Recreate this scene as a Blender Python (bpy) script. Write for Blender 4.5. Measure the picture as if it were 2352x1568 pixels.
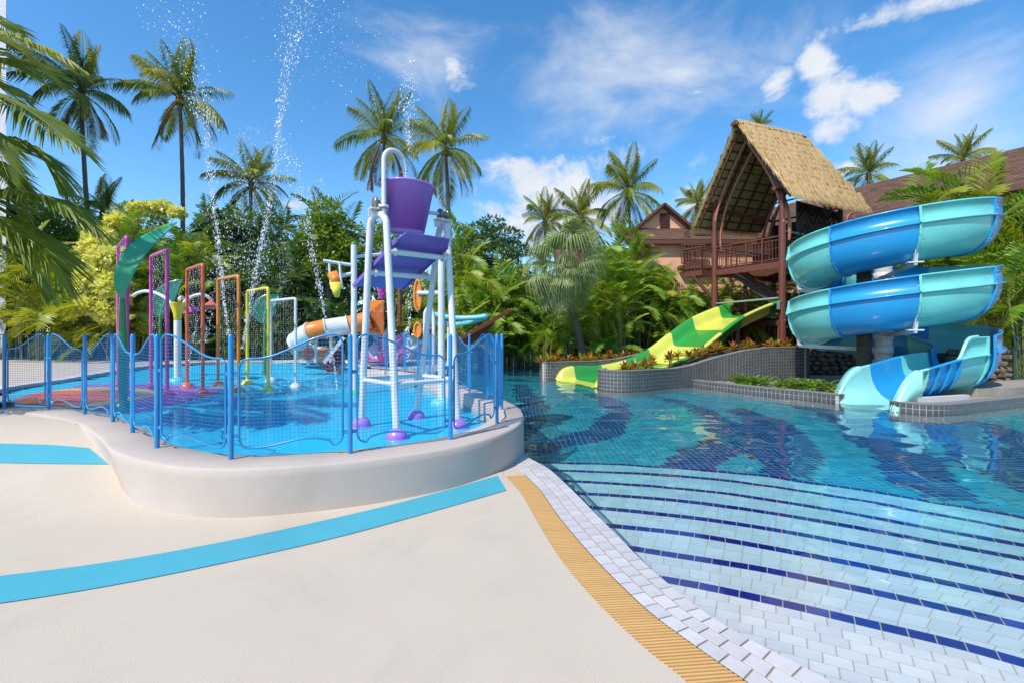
import bpy, bmesh, math, random
import numpy as np
from mathutils import Vector, Matrix, noise
random.seed(7); rng = np.random.default_rng(7)
for o in list(bpy.data.objects): bpy.data.objects.remove(o)
S = bpy.context.scene; COL = S.collection; R = math.radians
# ---------------------------------------------------------------- camera
F, CX, HY, EZ = 1050.0, 1176.0, 766.0, 1.6      # focal length and principal point in a 2352 px wide frame, eye height
cam = bpy.data.cameras.new('camera'); cam.sensor_width = 36; cam.lens = 36 * F / 2352
cam.shift_y = -(784 - HY) / 2352; cam.clip_end = 3000; cam.clip_start = .05
co = bpy.data.objects.new('camera', cam); COL.objects.link(co); S.camera = co
co.location = (0, 0, EZ); co.rotation_euler = (R(90), 0, 0)
# ---------------------------------------------------------------- sky, sun, exposure
SUN_AZ, SUN_EL = math.atan2(-.66, -.75), R(50)
to_sun = Vector((math.sin(SUN_AZ) * math.cos(SUN_EL), math.cos(SUN_AZ) * math.cos(SUN_EL), math.sin(SUN_EL)))
W = bpy.data.worlds.new('World'); S.world = W; W.use_nodes = True
def build_world():
    nt = W.node_tree; N = nt.nodes; L = nt.links; bg = N['Background']
    sky = N.new('ShaderNodeTexSky'); sky.sky_type = 'NISHITA'; sky.sun_disc = False
    sky.sun_elevation = SUN_EL; sky.sun_rotation = SUN_AZ % (2 * math.pi)
    sky.air_density = 1.0; sky.dust_density = .25; sky.ozone_density = 3.0; sky.altitude = 200
    hs = N.new('ShaderNodeHueSaturation'); hs.inputs['Saturation'].default_value = 1.26; hs.inputs['Value'].default_value = 2.5; hs.inputs['Hue'].default_value = .496
    L.new(sky.outputs[0], hs.inputs['Color'])
    tc = N.new('ShaderNodeTexCoord'); D = tc.outputs['Generated']
    def math_(op, a, b=None, clamp=False):
        n = N.new('ShaderNodeMath'); n.operation = op; n.use_clamp = clamp
        for i, v in enumerate((a, b)):
            if v is None: continue
            if isinstance(v, (int, float)): n.inputs[i].default_value = v
            else: L.new(v, n.inputs[i])
        return n.outputs[0]
    def noise_(scale, detail, dist, sc=(1, 1, 1), rough=.55):
        mp = N.new('ShaderNodeMapping'); mp.inputs['Scale'].default_value = sc; L.new(D, mp.inputs['Vector'])
        n = N.new('ShaderNodeTexNoise'); n.inputs['Scale'].default_value = scale; n.inputs['Detail'].default_value = detail
        n.inputs['Roughness'].default_value = rough; n.inputs['Distortion'].default_value = dist; L.new(mp.outputs[0], n.inputs['Vector'])
        return n.outputs['Fac']
    def blob(x, y, rx, ry):                                       # a soft cloud bank round one direction of the sky
        c = Vector(((x - CX) / F, 1, (HY - y) / F)); k = 1 / c.length; c.normalize()
        sub = N.new('ShaderNodeVectorMath'); sub.operation = 'SUBTRACT'; L.new(D, sub.inputs[0]); sub.inputs[1].default_value = c
        mul = N.new('ShaderNodeVectorMath'); mul.operation = 'MULTIPLY'; L.new(sub.outputs[0], mul.inputs[0])
        mul.inputs[1].default_value = (F / (rx * k), F / (rx * k), F / (ry * k))
        ln = N.new('ShaderNodeVectorMath'); ln.operation = 'LENGTH'; L.new(mul.outputs[0], ln.inputs[0])
        return math_('SUBTRACT', 1, ln.outputs['Value'])
    def union(bl):
        r = bl[0]
        for b in bl[1:]: r = math_('MAXIMUM', r, b)
        return math_('MAXIMUM', r, -.8)
    cum = union([blob(1275, 465, 260, 115), blob(1215, 435, 150, 80), blob(1370, 465, 170, 85), blob(1290, 500, 200, 60), blob(1130, 480, 70, 45), blob(1590, 470, 70, 40), blob(1878, 150, 44, 60), blob(1985, 228, 88, 52),
                 blob(1905, 235, 75, 55), blob(1895, 300, 85, 45), blob(1785, 200, 42, 42), blob(2140, 5, 220, 34), blob(1038, 150, 62, 42), blob(1955, 385, 70, 26), blob(1600, 212, 30, 14), blob(665, 470, 50, 28)])
    n1 = noise_(9, 9, .3, (1, 1, 1.4), .62)
    cm = math_('ADD', cum, math_('MULTIPLY', math_('SUBTRACT', n1, .50), 3.9))
    mr = N.new('ShaderNodeMapRange'); mr.interpolation_type = 'SMOOTHSTEP'; L.new(cm, mr.inputs[0]); mr.inputs[1].default_value = .05; mr.inputs[2].default_value = .95; mr.inputs[4].default_value = .97
    wisp = union([blob(1400, 160, 330, 175), blob(1450, 105, 230, 60), blob(1000, 110, 200, 110), blob(1560, 170, 120, 60), blob(2200, 260, 200, 220), blob(1380, 250, 230, 120), blob(1000, 60, 160, 60)])
    n2 = noise_(3.2, 9, .45, (1, 1, 2.2), .62)
    wm = math_('ADD', wisp, math_('MULTIPLY', math_('SUBTRACT', n2, .5), 3.4))
    mw = N.new('ShaderNodeMapRange'); mw.interpolation_type = 'SMOOTHSTEP'; L.new(wm, mw.inputs[0]); mw.inputs[1].default_value = -.1; mw.inputs[2].default_value = 1.5; mw.inputs[4].default_value = .8
    mask = math_('MAXIMUM', mr.outputs[0], mw.outputs[0])
    n3 = noise_(14, 6, .2)
    cr = N.new('ShaderNodeMix'); cr.data_type = 'RGBA'; L.new(n3, cr.inputs['Factor']); cr.inputs['A'].default_value = (7.0, 7.8, 9.2, 1); cr.inputs['B'].default_value = (10.6, 10.8, 11.0, 1)
    mx = N.new('ShaderNodeMix'); mx.data_type = 'RGBA'; L.new(mask, mx.inputs['Factor']); L.new(hs.outputs[0], mx.inputs['A']); L.new(cr.outputs['Result'], mx.inputs['B'])
    L.new(mx.outputs['Result'], bg.inputs['Color']); bg.inputs['Strength'].default_value = .085
build_world()
sl = bpy.data.lights.new('sun', 'SUN'); sl.energy = 4.8; sl.angle = R(.55); sl.color = (1, .93, .83); sl.cycles.is_caustics_light = True
so = bpy.data.objects.new('sun', sl); COL.objects.link(so); so.rotation_euler = (-to_sun).to_track_quat('-Z', 'Y').to_euler()
S.view_settings.view_transform = 'Standard'; S.view_settings.look = 'None'; S.view_settings.gamma = 1; S.view_settings.exposure = .14; S.view_settings.use_curve_mapping = False
S.render.engine = 'CYCLES'; S.cycles.use_denoising = True; S.cycles.max_bounces = 8; S.cycles.transparent_max_bounces = 12
S.cycles.diffuse_bounces = 3; S.cycles.glossy_bounces = 3; S.cycles.transmission_bounces = 6; S.cycles.sample_clamp_indirect = 6
S.cycles.use_adaptive_sampling = True; S.cycles.adaptive_threshold = .015
# ---------------------------------------------------------------- picture <-> place
def P(x, y, Y): return Vector(((x - CX) * Y / F, Y, EZ + (HY - y) * Y / F))
def G(x, y, z=0.): return P(x, y, F * (EZ - z) / (y - HY))
WZ = -.03                                                         # pool water level
def U(x, y, d):                                                   # the point at depth d below the water that is seen (refracted) at a pixel
    s = G(x, y, WZ); v = (s - Vector((0, 0, EZ))).normalized(); h = Vector((v.x, v.y, 0)); si = h.length; h.normalize()
    st = si / 1.333; p = s + h * (d * st / math.sqrt(1 - st * st)); p.z = WZ - d; return p
def cr(pts, n=8, closed=False):                                   # Catmull-Rom curve through points
    p = [Vector(q) for q in pts]; out = []; m = len(p)
    for i in range(m if closed else m - 1):
        a, b, c, d = (p[(i + k) % m] if closed else p[min(max(i + k, 0), m - 1)] for k in (-1, 0, 1, 2))
        for j in range(n):
            t = j / n; out.append(.5 * ((2 * b) + (c - a) * t + (2 * a - 5 * b + 4 * c - d) * t * t + (3 * b - a - 3 * c + d) * t ** 3))
    if not closed: out.append(p[-1].copy())
    return out
def resample(pts, n):
    p = [Vector(q) for q in pts]; s = [0]
    for a, b in zip(p, p[1:]): s.append(s[-1] + (b - a).length)
    out = []; k = 0
    for i in range(n):
        t = s[-1] * i / (n - 1)
        while k < len(p) - 2 and s[k + 1] < t: k += 1
        out.append(p[k].lerp(p[k + 1], (t - s[k]) / max(s[k + 1] - s[k], 1e-9)))
    return out
def plen(p): return sum((b - a).length for a, b in zip(p, p[1:]))
def inside(x, y, poly):
    c = False; j = len(poly) - 1
    for i in range(len(poly)):
        xi, yi, xj, yj = poly[i][0], poly[i][1], poly[j][0], poly[j][1]
        if (yi > y) != (yj > y) and x < (xj - xi) * (y - yi) / (yj - yi) + xi: c = not c
        j = i
    return c
def sst(a, b, x): t = min(max((x - a) / (b - a), 0), 1); return t * t * (3 - 2 * t)
# ---------------------------------------------------------------- materials
MATS = {}
def mat(name, col, rough=.5, col2=None, nscale=6., bump=0., bscale=60., metal=0., coat=0., island=0., detail=4., spec=.5, speck=0., anis=None, transl=0., transm=0., stain=0.):
    if name in MATS: return MATS[name]
    m = bpy.data.materials.new(name); m.use_nodes = True; nt = m.node_tree; N = nt.nodes; L = nt.links; b = N['Principled BSDF']
    col = tuple(col) + (1,) if len(col) == 3 else col
    tc = N.new('ShaderNodeTexCoord'); vec = tc.outputs['Object']
    if anis:
        mp = N.new('ShaderNodeMapping'); mp.inputs['Scale'].default_value = anis; L.new(vec, mp.inputs['Vector']); vec = mp.outputs[0]
    if col2 is None: col2 = tuple(c * .82 for c in col[:3])
    nz = N.new('ShaderNodeTexNoise'); nz.inputs['Scale'].default_value = nscale; nz.inputs['Detail'].default_value = detail; nz.inputs['Roughness'].default_value = .6; L.new(vec, nz.inputs['Vector'])
    fac = nz.outputs['Fac']
    mr = N.new('ShaderNodeMapRange'); L.new(fac, mr.inputs[0]); mr.inputs[1].default_value = .3; mr.inputs[2].default_value = .7; fac = mr.outputs[0]
    if island > 0:
        g = N.new('ShaderNodeNewGeometry'); oi = N.new('ShaderNodeObjectInfo')
        ad = N.new('ShaderNodeMath'); ad.operation = 'ADD'; L.new(g.outputs['Random Per Island'], ad.inputs[0]); L.new(oi.outputs['Random'], ad.inputs[1])
        fr = N.new('ShaderNodeMath'); fr.operation = 'FRACT'; L.new(ad.outputs[0], fr.inputs[0])
        mm = N.new('ShaderNodeMix'); mm.inputs['Factor'].default_value = island; L.new(fac, mm.inputs['A']); L.new(fr.outputs[0], mm.inputs['B']); fac = mm.outputs['Result']
    mx = N.new('ShaderNodeMix'); mx.data_type = 'RGBA'; L.new(fac, mx.inputs['Factor']); mx.inputs['A'].default_value = col; mx.inputs['B'].default_value = tuple(col2) + (1,)
    out = mx.outputs['Result']
    if speck > 0:
        n2 = N.new('ShaderNodeTexNoise'); n2.inputs['Scale'].default_value = 220; n2.inputs['Detail'].default_value = 2; L.new(vec, n2.inputs['Vector'])
        m2 = N.new('ShaderNodeMapRange'); L.new(n2.outputs['Fac'], m2.inputs[0]); m2.inputs[1].default_value = .35; m2.inputs[2].default_value = .65; m2.inputs[3].default_value = 1 - speck; m2.inputs[4].default_value = 1 + speck * .5
        ml = N.new('ShaderNodeVectorMath'); ml.operation = 'SCALE'; L.new(out, ml.inputs[0]); L.new(m2.outputs[0], ml.inputs['Scale']); out = ml.outputs[0]
    if stain > 0:                                                   # broad, irregular weathering
        n3 = N.new('ShaderNodeTexNoise'); n3.inputs['Scale'].default_value = .9; n3.inputs['Detail'].default_value = 8; n3.inputs['Roughness'].default_value = .7; n3.inputs['Distortion'].default_value = .6; L.new(vec, n3.inputs['Vector'])
        m3 = N.new('ShaderNodeMapRange'); m3.interpolation_type = 'SMOOTHSTEP'; L.new(n3.outputs['Fac'], m3.inputs[0]); m3.inputs[1].default_value = .48; m3.inputs[2].default_value = .72; m3.inputs[3].default_value = 1; m3.inputs[4].default_value = 1 - stain
        ms3 = N.new('ShaderNodeVectorMath'); ms3.operation = 'SCALE'; L.new(out, ms3.inputs[0]); L.new(m3.outputs[0], ms3.inputs['Scale']); out = ms3.outputs[0]
    L.new(out, b.inputs['Base Color'])
    rr = N.new('ShaderNodeMapRange'); L.new(nz.outputs['Fac'], rr.inputs[0]); rr.inputs[3].default_value = max(rough * .8, 0); rr.inputs[4].default_value = min(rough * 1.2, 1); L.new(rr.outputs[0], b.inputs['Roughness'])
    b.inputs['Metallic'].default_value = metal; b.inputs['Coat Weight'].default_value = coat; b.inputs['Coat Roughness'].default_value = .08; b.inputs['Specular IOR Level'].default_value = spec
    b.inputs['Transmission Weight'].default_value = transm
    if bump > 0:
        bn = N.new('ShaderNodeTexNoise'); bn.inputs['Scale'].default_value = bscale; bn.inputs['Detail'].default_value = 5; L.new(vec, bn.inputs['Vector'])
        bm = N.new('ShaderNodeBump'); bm.inputs['Strength'].default_value = bump; bm.inputs['Distance'].default_value = .01; L.new(bn.outputs['Fac'], bm.inputs['Height']); L.new(bm.outputs[0], b.inputs['Normal'])
    if transl > 0:
        tr = N.new('ShaderNodeBsdfTranslucent'); sc = N.new('ShaderNodeVectorMath'); sc.operation = 'MULTIPLY'; sc.inputs[1].default_value = (1.5, 1.35, .5); L.new(out, sc.inputs[0]); L.new(sc.outputs[0], tr.inputs[0])
        ms = N.new('ShaderNodeMixShader'); ms.inputs[0].default_value = transl; L.new(b.outputs[0], ms.inputs[1]); L.new(tr.outputs[0], ms.inputs[2]); L.new(ms.outputs[0], N['Material Output'].inputs[0])
    MATS[name] = m; return m
def paint(name, c, rough=.3, coat=.3): return mat(name, c, rough, tuple(v * .8 + .015 for v in c), 1.7, coat=coat, bump=.03, bscale=18, detail=7, stain=.07)
def leafmat(name, c, c2, transl=.38): return mat(name, c, .42, c2, 2.2, island=.6, transl=transl, spec=.4)
# ---------------------------------------------------------------- mesh builder
class MB:
    def __init__(s): s.v = []; s.f = []; s.m = []; s.sm = []
    def add(s, v, f, m=0, sm=False):
        o = len(s.v); s.v += [tuple(q) for q in v]; s.f += [tuple(i + o for i in q) for q in f]; s.m += [m] * len(f); s.sm += [sm] * len(f); return s
    def box(s, c, d, rz=0., m=0, mx=None):
        c = Vector(c); q = []
        for sx, sy, sz in ((-1, -1, -1), (1, -1, -1), (1, 1, -1), (-1, 1, -1), (-1, -1, 1), (1, -1, 1), (1, 1, 1), (-1, 1, 1)):
            p = Vector((sx * d[0] / 2, sy * d[1] / 2, sz * d[2] / 2))
            p = mx @ p if mx is not None else Matrix.Rotation(rz, 3, 'Z') @ p
            q.append(p + c)
        return s.add(q, [(3, 2, 1, 0), (4, 5, 6, 7), (0, 1, 5, 4), (1, 2, 6, 5), (2, 3, 7, 6), (3, 0, 4, 7)], m)
    def beam(s, a, b, w, h, m=0, up=(0, 0, 1)):
        a = Vector(a); b = Vector(b); z = (b - a).normalized(); x = Vector(up).cross(z)
        if x.length < 1e-4: x = Vector((1, 0, 0))
        x.normalize(); y = z.cross(x); mx = Matrix((x, y, z)).transposed()
        return s.box((a + b) / 2, (w, h, (b - a).length), m=m, mx=mx)
    def tube(s, path, r, n=10, closed=False, caps=True, m=0, sm=True, up=None):
        p = [Vector(q) for q in path]; k = len(p); rs = r if isinstance(r, (list, tuple)) else [r] * k
        T = []
        for i in range(k):
            a = p[(i - 1) % k] if (closed or i > 0) else p[i]; b = p[(i + 1) % k] if (closed or i < k - 1) else p[i]
            t = b - a; T.append(t.normalized() if t.length > 1e-9 else Vector((0, 0, 1)))
        u = Vector(up) if up else (Vector((0, 0, 1)) if abs(T[0].z) < .9 else Vector((1, 0, 0)))
        u = (u - T[0] * u.dot(T[0])).normalized(); V = []
        for i in range(k):
            u = u - T[i] * u.dot(T[i]); u.normalize(); w = T[i].cross(u)
            for j in range(n):
                a = 2 * math.pi * j / n; V.append(p[i] + (u * math.cos(a) + w * math.sin(a)) * rs[i])
        fs = []
        for i in range(k if closed else k - 1):
            for j in range(n):
                a = i * n + j; b = i * n + (j + 1) % n; c = ((i + 1) % k) * n + (j + 1) % n; d = ((i + 1) % k) * n + j; fs.append((a, b, c, d))
        s.add(V, fs, m, sm)
        if caps and not closed:
            s.add(V[:n], [tuple(range(n))[::-1]], m); s.add(V[-n:], [tuple(range(n))], m)
        return s
    def lathe(s, prof, n=24, at=(0, 0, 0), m=0, mx=None, sm=True):
        at = Vector(at); V = []; k = len(prof)
        for r_, z in prof:
            for j in range(n):
                a = 2 * math.pi * j / n; q = Vector((r_ * math.cos(a), r_ * math.sin(a), z)); V.append((mx @ q if mx is not None else q) + at)
        return s.add(V, [(i * n + j, i * n + (j + 1) % n, (i + 1) * n + (j + 1) % n, (i + 1) * n + j) for i in range(k - 1) for j in range(n)], m, sm)
    def loft(s, rings, m=0, closed=False, sm=True, flip=False):
        k = len(rings[0]); V = [q for r_ in rings for q in r_]; fs = []
        for i in range(len(rings) - 1):
            for j in range(k if closed else k - 1):
                f = (i * k + j, i * k + (j + 1) % k, (i + 1) * k + (j + 1) % k, (i + 1) * k + j); fs.append(f[::-1] if flip else f)
        return s.add(V, fs, m, sm)
    def dome(s, c, r, h, n=20, m=0):
        return s.lathe([(r * math.cos(a), h * math.sin(a)) for a in [i * math.pi / 2 / 7 for i in range(7)]] + [(.001, h)], n, c, m)
    def ball(s, c, r, n=12, m=0, sz=1.):
        return s.lathe([(max(r * math.cos(a), .0005), sz * r * math.sin(a)) for a in [-math.pi / 2 + i * math.pi / 8 for i in range(9)]], n, c, m)
    def sheet(s, outline, zf, m=0, cuts=0):                       # filled outline laid on a height function
        bm = bmesh.new(); vs = [bm.verts.new((q[0], q[1], 0)) for q in outline]; bm.faces.new(vs); bmesh.ops.triangulate(bm, faces=bm.faces[:])
        for _ in range(cuts): bmesh.ops.subdivide_edges(bm, edges=bm.edges[:], cuts=1, use_grid_fill=True)
        bmesh.ops.triangulate(bm, faces=bm.faces[:]); bmesh.ops.recalc_face_normals(bm, faces=bm.faces[:]); bm.verts.index_update()
        up = sum(f.normal.z for f in bm.faces) >= 0
        s.add([(v.co.x, v.co.y, zf(v.co.x, v.co.y)) for v in bm.verts], [tuple(v.index for v in (f.verts if up else reversed(f.verts))) for f in bm.faces], m); bm.free(); return s
    def slab(s, outline, z0, z1, m=0):
        n = len(outline); bm = bmesh.new(); f = bm.faces.new([bm.verts.new((q[0], q[1], z1)) for q in outline]); bm.normal_update(); up = f.normal.z > 0; bm.free()
        o = [Vector((q[0], q[1], 0)) for q in (outline if up else outline[::-1])]
        s.add([(q.x, q.y, z1) for q in o], [tuple(range(n))], m); s.add([(q.x, q.y, z0) for q in o], [tuple(range(n))[::-1]], m)
        for i in range(n):
            a, b = o[i], o[(i + 1) % n]; s.add([(a.x, a.y, z0), (b.x, b.y, z0), (b.x, b.y, z1), (a.x, a.y, z1)], [(0, 1, 2, 3)], m)
        return s
    def mesh(s, name, mats):
        me = bpy.data.meshes.new(name); me.from_pydata(s.v, [], s.f)
        for m in (mats if isinstance(mats, (list, tuple)) else [mats]): me.materials.append(m)
        me.polygons.foreach_set('material_index', s.m); me.polygons.foreach_set('use_smooth', s.sm); me.update(); return me
    def build(s, name, mats, parent=None, **kw): return put(name, s.mesh(name, mats), parent, **kw)
def put(name, me, parent=None, loc=None, rot=None, scale=None, label=None, cat=None, group=None, kind=None):
    o = bpy.data.objects.new(name, me); COL.objects.link(o)
    if parent is not None:
        o.parent = parent; o.location = loc if loc is not None else -wloc(parent)
    elif loc is not None: o.location = loc
    if rot is not None: o.rotation_euler = rot
    if scale is not None: o.scale = scale if isinstance(scale, (tuple, Vector)) else (scale,) * 3
    if label: o['label'] = label
    if cat: o['category'] = cat
    if group: o['group'] = group
    if kind: o['kind'] = kind
    return o
def wloc(o):
    v = Vector((0, 0, 0))
    while o is not None: v = v + o.location; o = o.parent
    return v
def thing(name, loc, label, cat, group=None, rz=0.):              # an Empty at the base of a thing; its parts are built in world space unless told otherwise
    return put(name, None, None, loc=Vector(loc), rot=(0, 0, rz) if rz else None, label=label, cat=cat, group=group)
def struct(mb, name, mats): return mb.build(name, mats, kind='structure')
def offset(path, d):                                              # sideways copy of a plan curve, + to the left of its direction
    out = []
    for i, p in enumerate(path):
        t = path[min(i + 1, len(path) - 1)] - path[max(i - 1, 0)]; t.z = 0; t.normalize(); out.append(p + Vector((-t.y, t.x, 0)) * (d[i] if isinstance(d, (list, tuple)) else d))
    return out
def tile_verts(q, h, gap=.0025, ch=.003, up=None):                # one tile: chamfered block on four corners, standing h proud along up
    c = sum(q, Vector()) / 4; n = (q[1] - q[0]).cross(q[3] - q[0]).normalized(); u = n if up is None else up
    def shrink(d): return [p + (c - p).normalized() * d for p in q]
    a = shrink(gap); b = shrink(gap + ch * 1.3)
    return [p for p in a] + [p + u * (h - ch) for p in a] + [p + u * h for p in b]
TF = [(8, 9, 10, 11)] + [(i, (i + 1) % 4, 4 + (i + 1) % 4, 4 + i) for i in range(4)] + [(4 + i, 4 + (i + 1) % 4, 8 + (i + 1) % 4, 8 + i) for i in range(4)]
def lay_tiles(quads, h, m, parent, name='tile', budget=300, stuff='tile_field', recv=False, key=None, gap=.0025, ch=.003):
    quads = sorted(quads, key=key) if key else quads; rest = MB(); c0 = wloc(parent) if parent else Vector()
    for i, q in enumerate(quads):
        v = tile_verts(q, h, gap, ch)
        if i < budget:
            c = sum(q, Vector()) / 4; mb = MB(); mb.add([p - c for p in v], TF); o = mb.build(name, m, parent, loc=c - c0)
            if recv: o.cycles.is_caustics_receiver = True
        else: rest.add(v, TF)
    if rest.v:
        o = rest.build(stuff, m, parent, kind='stuff')
        if recv: o.cycles.is_caustics_receiver = True
camdist = lambda q: (sum(q, Vector()) / 4 - Vector((0, 0, EZ))).length
# ================================================================ THE SETTING
M_deck = mat('cream_pebble_deck', (.565, .478, .378), .75, (.525, .442, .35), 1.3, bump=.16, bscale=120, speck=.22, stain=.10)
M_plaster = mat('pale_pebble_plaster', (.505, .43, .375), .8, (.465, .395, .345), 1.6, bump=.25, bscale=110, speck=.14, stain=.10)
M_white_deck = mat('white_paving', (.62, .61, .58), .7, (.52, .5, .47), .8, bump=.2, bscale=90, speck=.1)
M_stripe = mat('sky_blue_deck_paint', (.065, .385, .48), .6, (.055, .345, .44), 1.5, bump=.3, bscale=120, speck=.16, stain=.1)
M_soil = mat('garden_soil', (.06, .042, .028), .95, (.03, .025, .018), 2, bump=.8, bscale=20)
M_lawn = mat('distant_lawn', (.05, .09, .02), .95, (.035, .06, .015), .3)
struct(MB().add([(-900, -300, -3), (900, -300, -3), (900, 1500, -3), (-900, 1500, -3)], [(0, 1, 2, 3)]), 'ground', M_lawn)
# ---- plan curves
GL = cr([(1.62, .8, 0), (.93, 1.85, 0)] + [G(*p) for p in ((1564, 1553), (1484, 1490), (1399, 1410), (1330, 1336), (1277, 1267), (1235, 1198), (1198, 1134), (1160, 1091))])
GR = cr([(1.86, .8, 0), (1.2, 1.85, 0)] + [G(*p) for p in ((1723, 1568), (1660, 1524), (1580, 1468), (1495, 1405), (1431, 1346), (1373, 1288), (1320, 1229), (1277, 1176), (1240, 1123), (1206, 1089))])
WE = cr([(2.5, .8, 0), (1.72, 1.78, 0)] + [G(*p) for p in ((1898, 1556), (1845, 1527), (1739, 1474), (1633, 1413), (1559, 1357), (1484, 1293), (1420, 1229), (1367, 1176), (1314, 1123), (1261, 1075), (1219, 1052), (1174, 1022))])
POST = [Vector(p) for p in ((-8.14, 7.33, 0), (-7.26, 7.16, 0), (-6.29, 6.73, 0), (-5.35, 6.13, 0), (-4.54, 5.47, 0), (-3.68, 4.74, 0), (-2.65, 4.31, 0), (-1.60, 4.52, 0), (-.69, 5.12, 0), (-.20, 6.04, 0),
        (-.16, 7.15, 0), (-.45, 8.2, 0), (-.86, 9.22, 0), (-1.3, 10.2, 0), (-1.75, 11.2, 0), (-2.2, 12.2, 0), (-2.7, 13.15, 0), (-3.3, 14.1, 0), (-4.1, 14.9, 0), (-5.0, 15.5, 0))]
LT = .42
LINE = cr(POST, 8); SEG = len(LINE)
BO = cr([(v, 0, 0) for v in (.62, .62, .68, .78, .84, .62, .34, .315, .312, .312) + (.312,) * 10], 8); BO = [q.x for q in BO]
def inward(path, d): return offset(path, d)                       # the pool lies to the left when walking from the first post
OUT = inward(LINE, -.30); BASE = inward(LINE, [-b for b in BO]); INN = inward(LINE, .16)
back_edge = [Vector(p) for p in ((-5.6, 16.6, 0), (-6.6, 18.6, 0), (-9, 18.9, 0), (-11.7, 18.0, 0), (-12.6, 16.1, 0), (-11.6, 13, 0), (-10.9, 11.2, 0), (-10.4, 9.5, 0), (-9.4, 8.2, 0))]
SPLASH = INN + cr([INN[-1]] + back_edge + [INN[0]], 4)[1:-1]
SP2 = [(q.x, q.y) for q in SPLASH]
def deckz(x, y):
    z = .42 * sst(3.7, 6.3, y) * sst(-2.3, -3.5, x)
    if y > 4.9 and x < -2: z = max(z, .42 * sst(3.7, 6.3, y))
    return z
def on_deck(x, y):
    z = 0
    for _ in range(14): p = G(x, y, z); z = .5 * z + .5 * deckz(p.x, p.y)
    return Vector((p.x, p.y, z))
LB_ = cr([on_deck(*p) for p in ((-70, 951), (30, 964), (120, 984), (206, 1027), (262, 1080), (322, 1160), (520, 1187), (772, 1181), (985, 1141))], 8)
for i, q in enumerate(LB_[:53]):
    w_ = 1 - sst(44, 53, i); q = q.lerp(BASE[i], 1 - w_)
    BASE[i] = Vector((q.x, q.y, 0)); BO[i] = (BASE[i] - LINE[i]).length
HOLE = [(b.lerp(l, .3).x, b.lerp(l, .3).y) for b, l in zip(BASE, LINE)] + [(q.x - .02, q.y) for q in back_edge]
def build_deck():
    ys = np.concatenate([np.arange(.8, 7.6, .05), np.arange(7.6, 21.1, .25)]); us = np.concatenate([np.linspace(0, .55, 40)[:-1], np.linspace(.55, 1, 110)])
    gy = [q.y for q in GL]; gx = [q.x for q in GL]; V = []; Fc = []
    for y in ys:
        xr = float(np.interp(y, gy, gx)) if y < gy[-1] else max(-.1, gx[-1] - 0)
        xr = xr if y < 5.17 else -.1
        for u in us:
            x = -24 + (xr + 24) * u; V.append((x, y, deckz(x, y)))
    n = len(us); hole = [inside(v[0], v[1], HOLE) for v in V]
    for i in range(len(ys) - 1):
        for j in range(n - 1):
            q = (i * n + j, i * n + j + 1, (i + 1) * n + j + 1, (i + 1) * n + j)
            if all(hole[k] for k in q): continue
            c = V[q[0]]
            if c[1] > 5.3 and c[0] > -2.4: continue
            Fc.append(q)
    mb = MB(); mb.add(V, Fc, 0, True); struct(mb, 'pool_deck', M_deck)
build_deck()
# ---- blue bands painted on the deck
def band(top, bot, name):
    a = resample(cr([on_deck(*p) for p in top]), 60); b = resample(cr([on_deck(*p) for p in bot]), 60); mb = MB(); rows = []
    for k in range(9): rows.append([Vector((p.x, p.y, deckz(p.x, p.y) + .006)) for p in (u.lerp(v, k / 8) for u, v in zip(b, a))])
    mb.loft(rows); o = struct(mb, name, M_stripe)
band([(-260, 1352), (0, 1323), (250, 1291), (500, 1247), (750, 1194), (950, 1146), (1143, 1092)], [(-260, 1420), (0, 1386), (250, 1346), (500, 1296), (750, 1240), (950, 1187), (1163, 1126)], 'painted_band')
band([(-300, 1012), (-100, 1015), (0, 1018), (120, 1022), (205, 1029)], [(-300, 1062), (-100, 1062), (0, 1063), (120, 1065), (250, 1066)], 'painted_band')
# ---- splash pool: ledge, floor, painted shapes, water film
def build_ledge():
    rings = []
    for i in range(SEG):
        b, o, p, n = BASE[i], OUT[i], LINE[i], INN[i]; t = i / (SEG - 1)
        zb = deckz(b.x, b.y) - .02 if i < 9 * 8 else -1.4
        if i > 9 * 8 - 10: zb = min(zb, -.05)
        k = 1 - sst(3.2 * 8, 5.6 * 8, i)                                   # 0 = upright wall, 1 = soft ramp
        r = [Vector((b.x, b.y, zb))]
        for s_ in (.12, .3, .5, .7, .86):
            q = b.lerp(o, s_ ** 1.2 if k > .5 else s_); r.append(Vector((q.x, q.y, zb + (LT - .03 - zb) * (s_ * (1 - k) + k * sst(0, 1, s_)))))
        r.append(Vector((o.x, o.y, LT - .022))); q = o.lerp(p, .04); r.append(Vector((q.x, q.y, LT - .007))); q = o.lerp(p, .1); r.append(Vector((q.x, q.y, LT)))
        q = n.lerp(p, .07); r.append(Vector((q.x, q.y, LT))); r.append(Vector((n.x, n.y, LT - .012))); r.append(Vector((n.x, n.y, .05)))
        rings.append(r)
    mb = MB(); mb.loft(rings); mb.add(rings[0], [tuple(range(len(rings[0])))]); mb.add(rings[-1], [tuple(range(len(rings[-1])))[::-1]])
    t = put('pool_ledge', mb.mesh('pool_ledge', M_plaster), label='pale pebble plaster ledge curving round the splash pool under the blue fence', cat='ledge'); return t
build_ledge()
def zf(x, y): return .13 + min(max(-5 - x, 0) * .0644, .29)
def on_floor(x, y, dz=0.):
    z = .2
    for _ in range(12): p = G(x, y, z); z = zf(p.x, p.y)
    return Vector((p.x, p.y, z + dz))
M_splash = mat('cyan_pool_paint', (.03, .50, .74), .4, (.025, .43, .66), .8, bump=.15, bscale=60, speck=.06)
kerb = cr([Vector((INN[-1].x, INN[-1].y, 0))] + back_edge + [INN[0]], 6)
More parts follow.
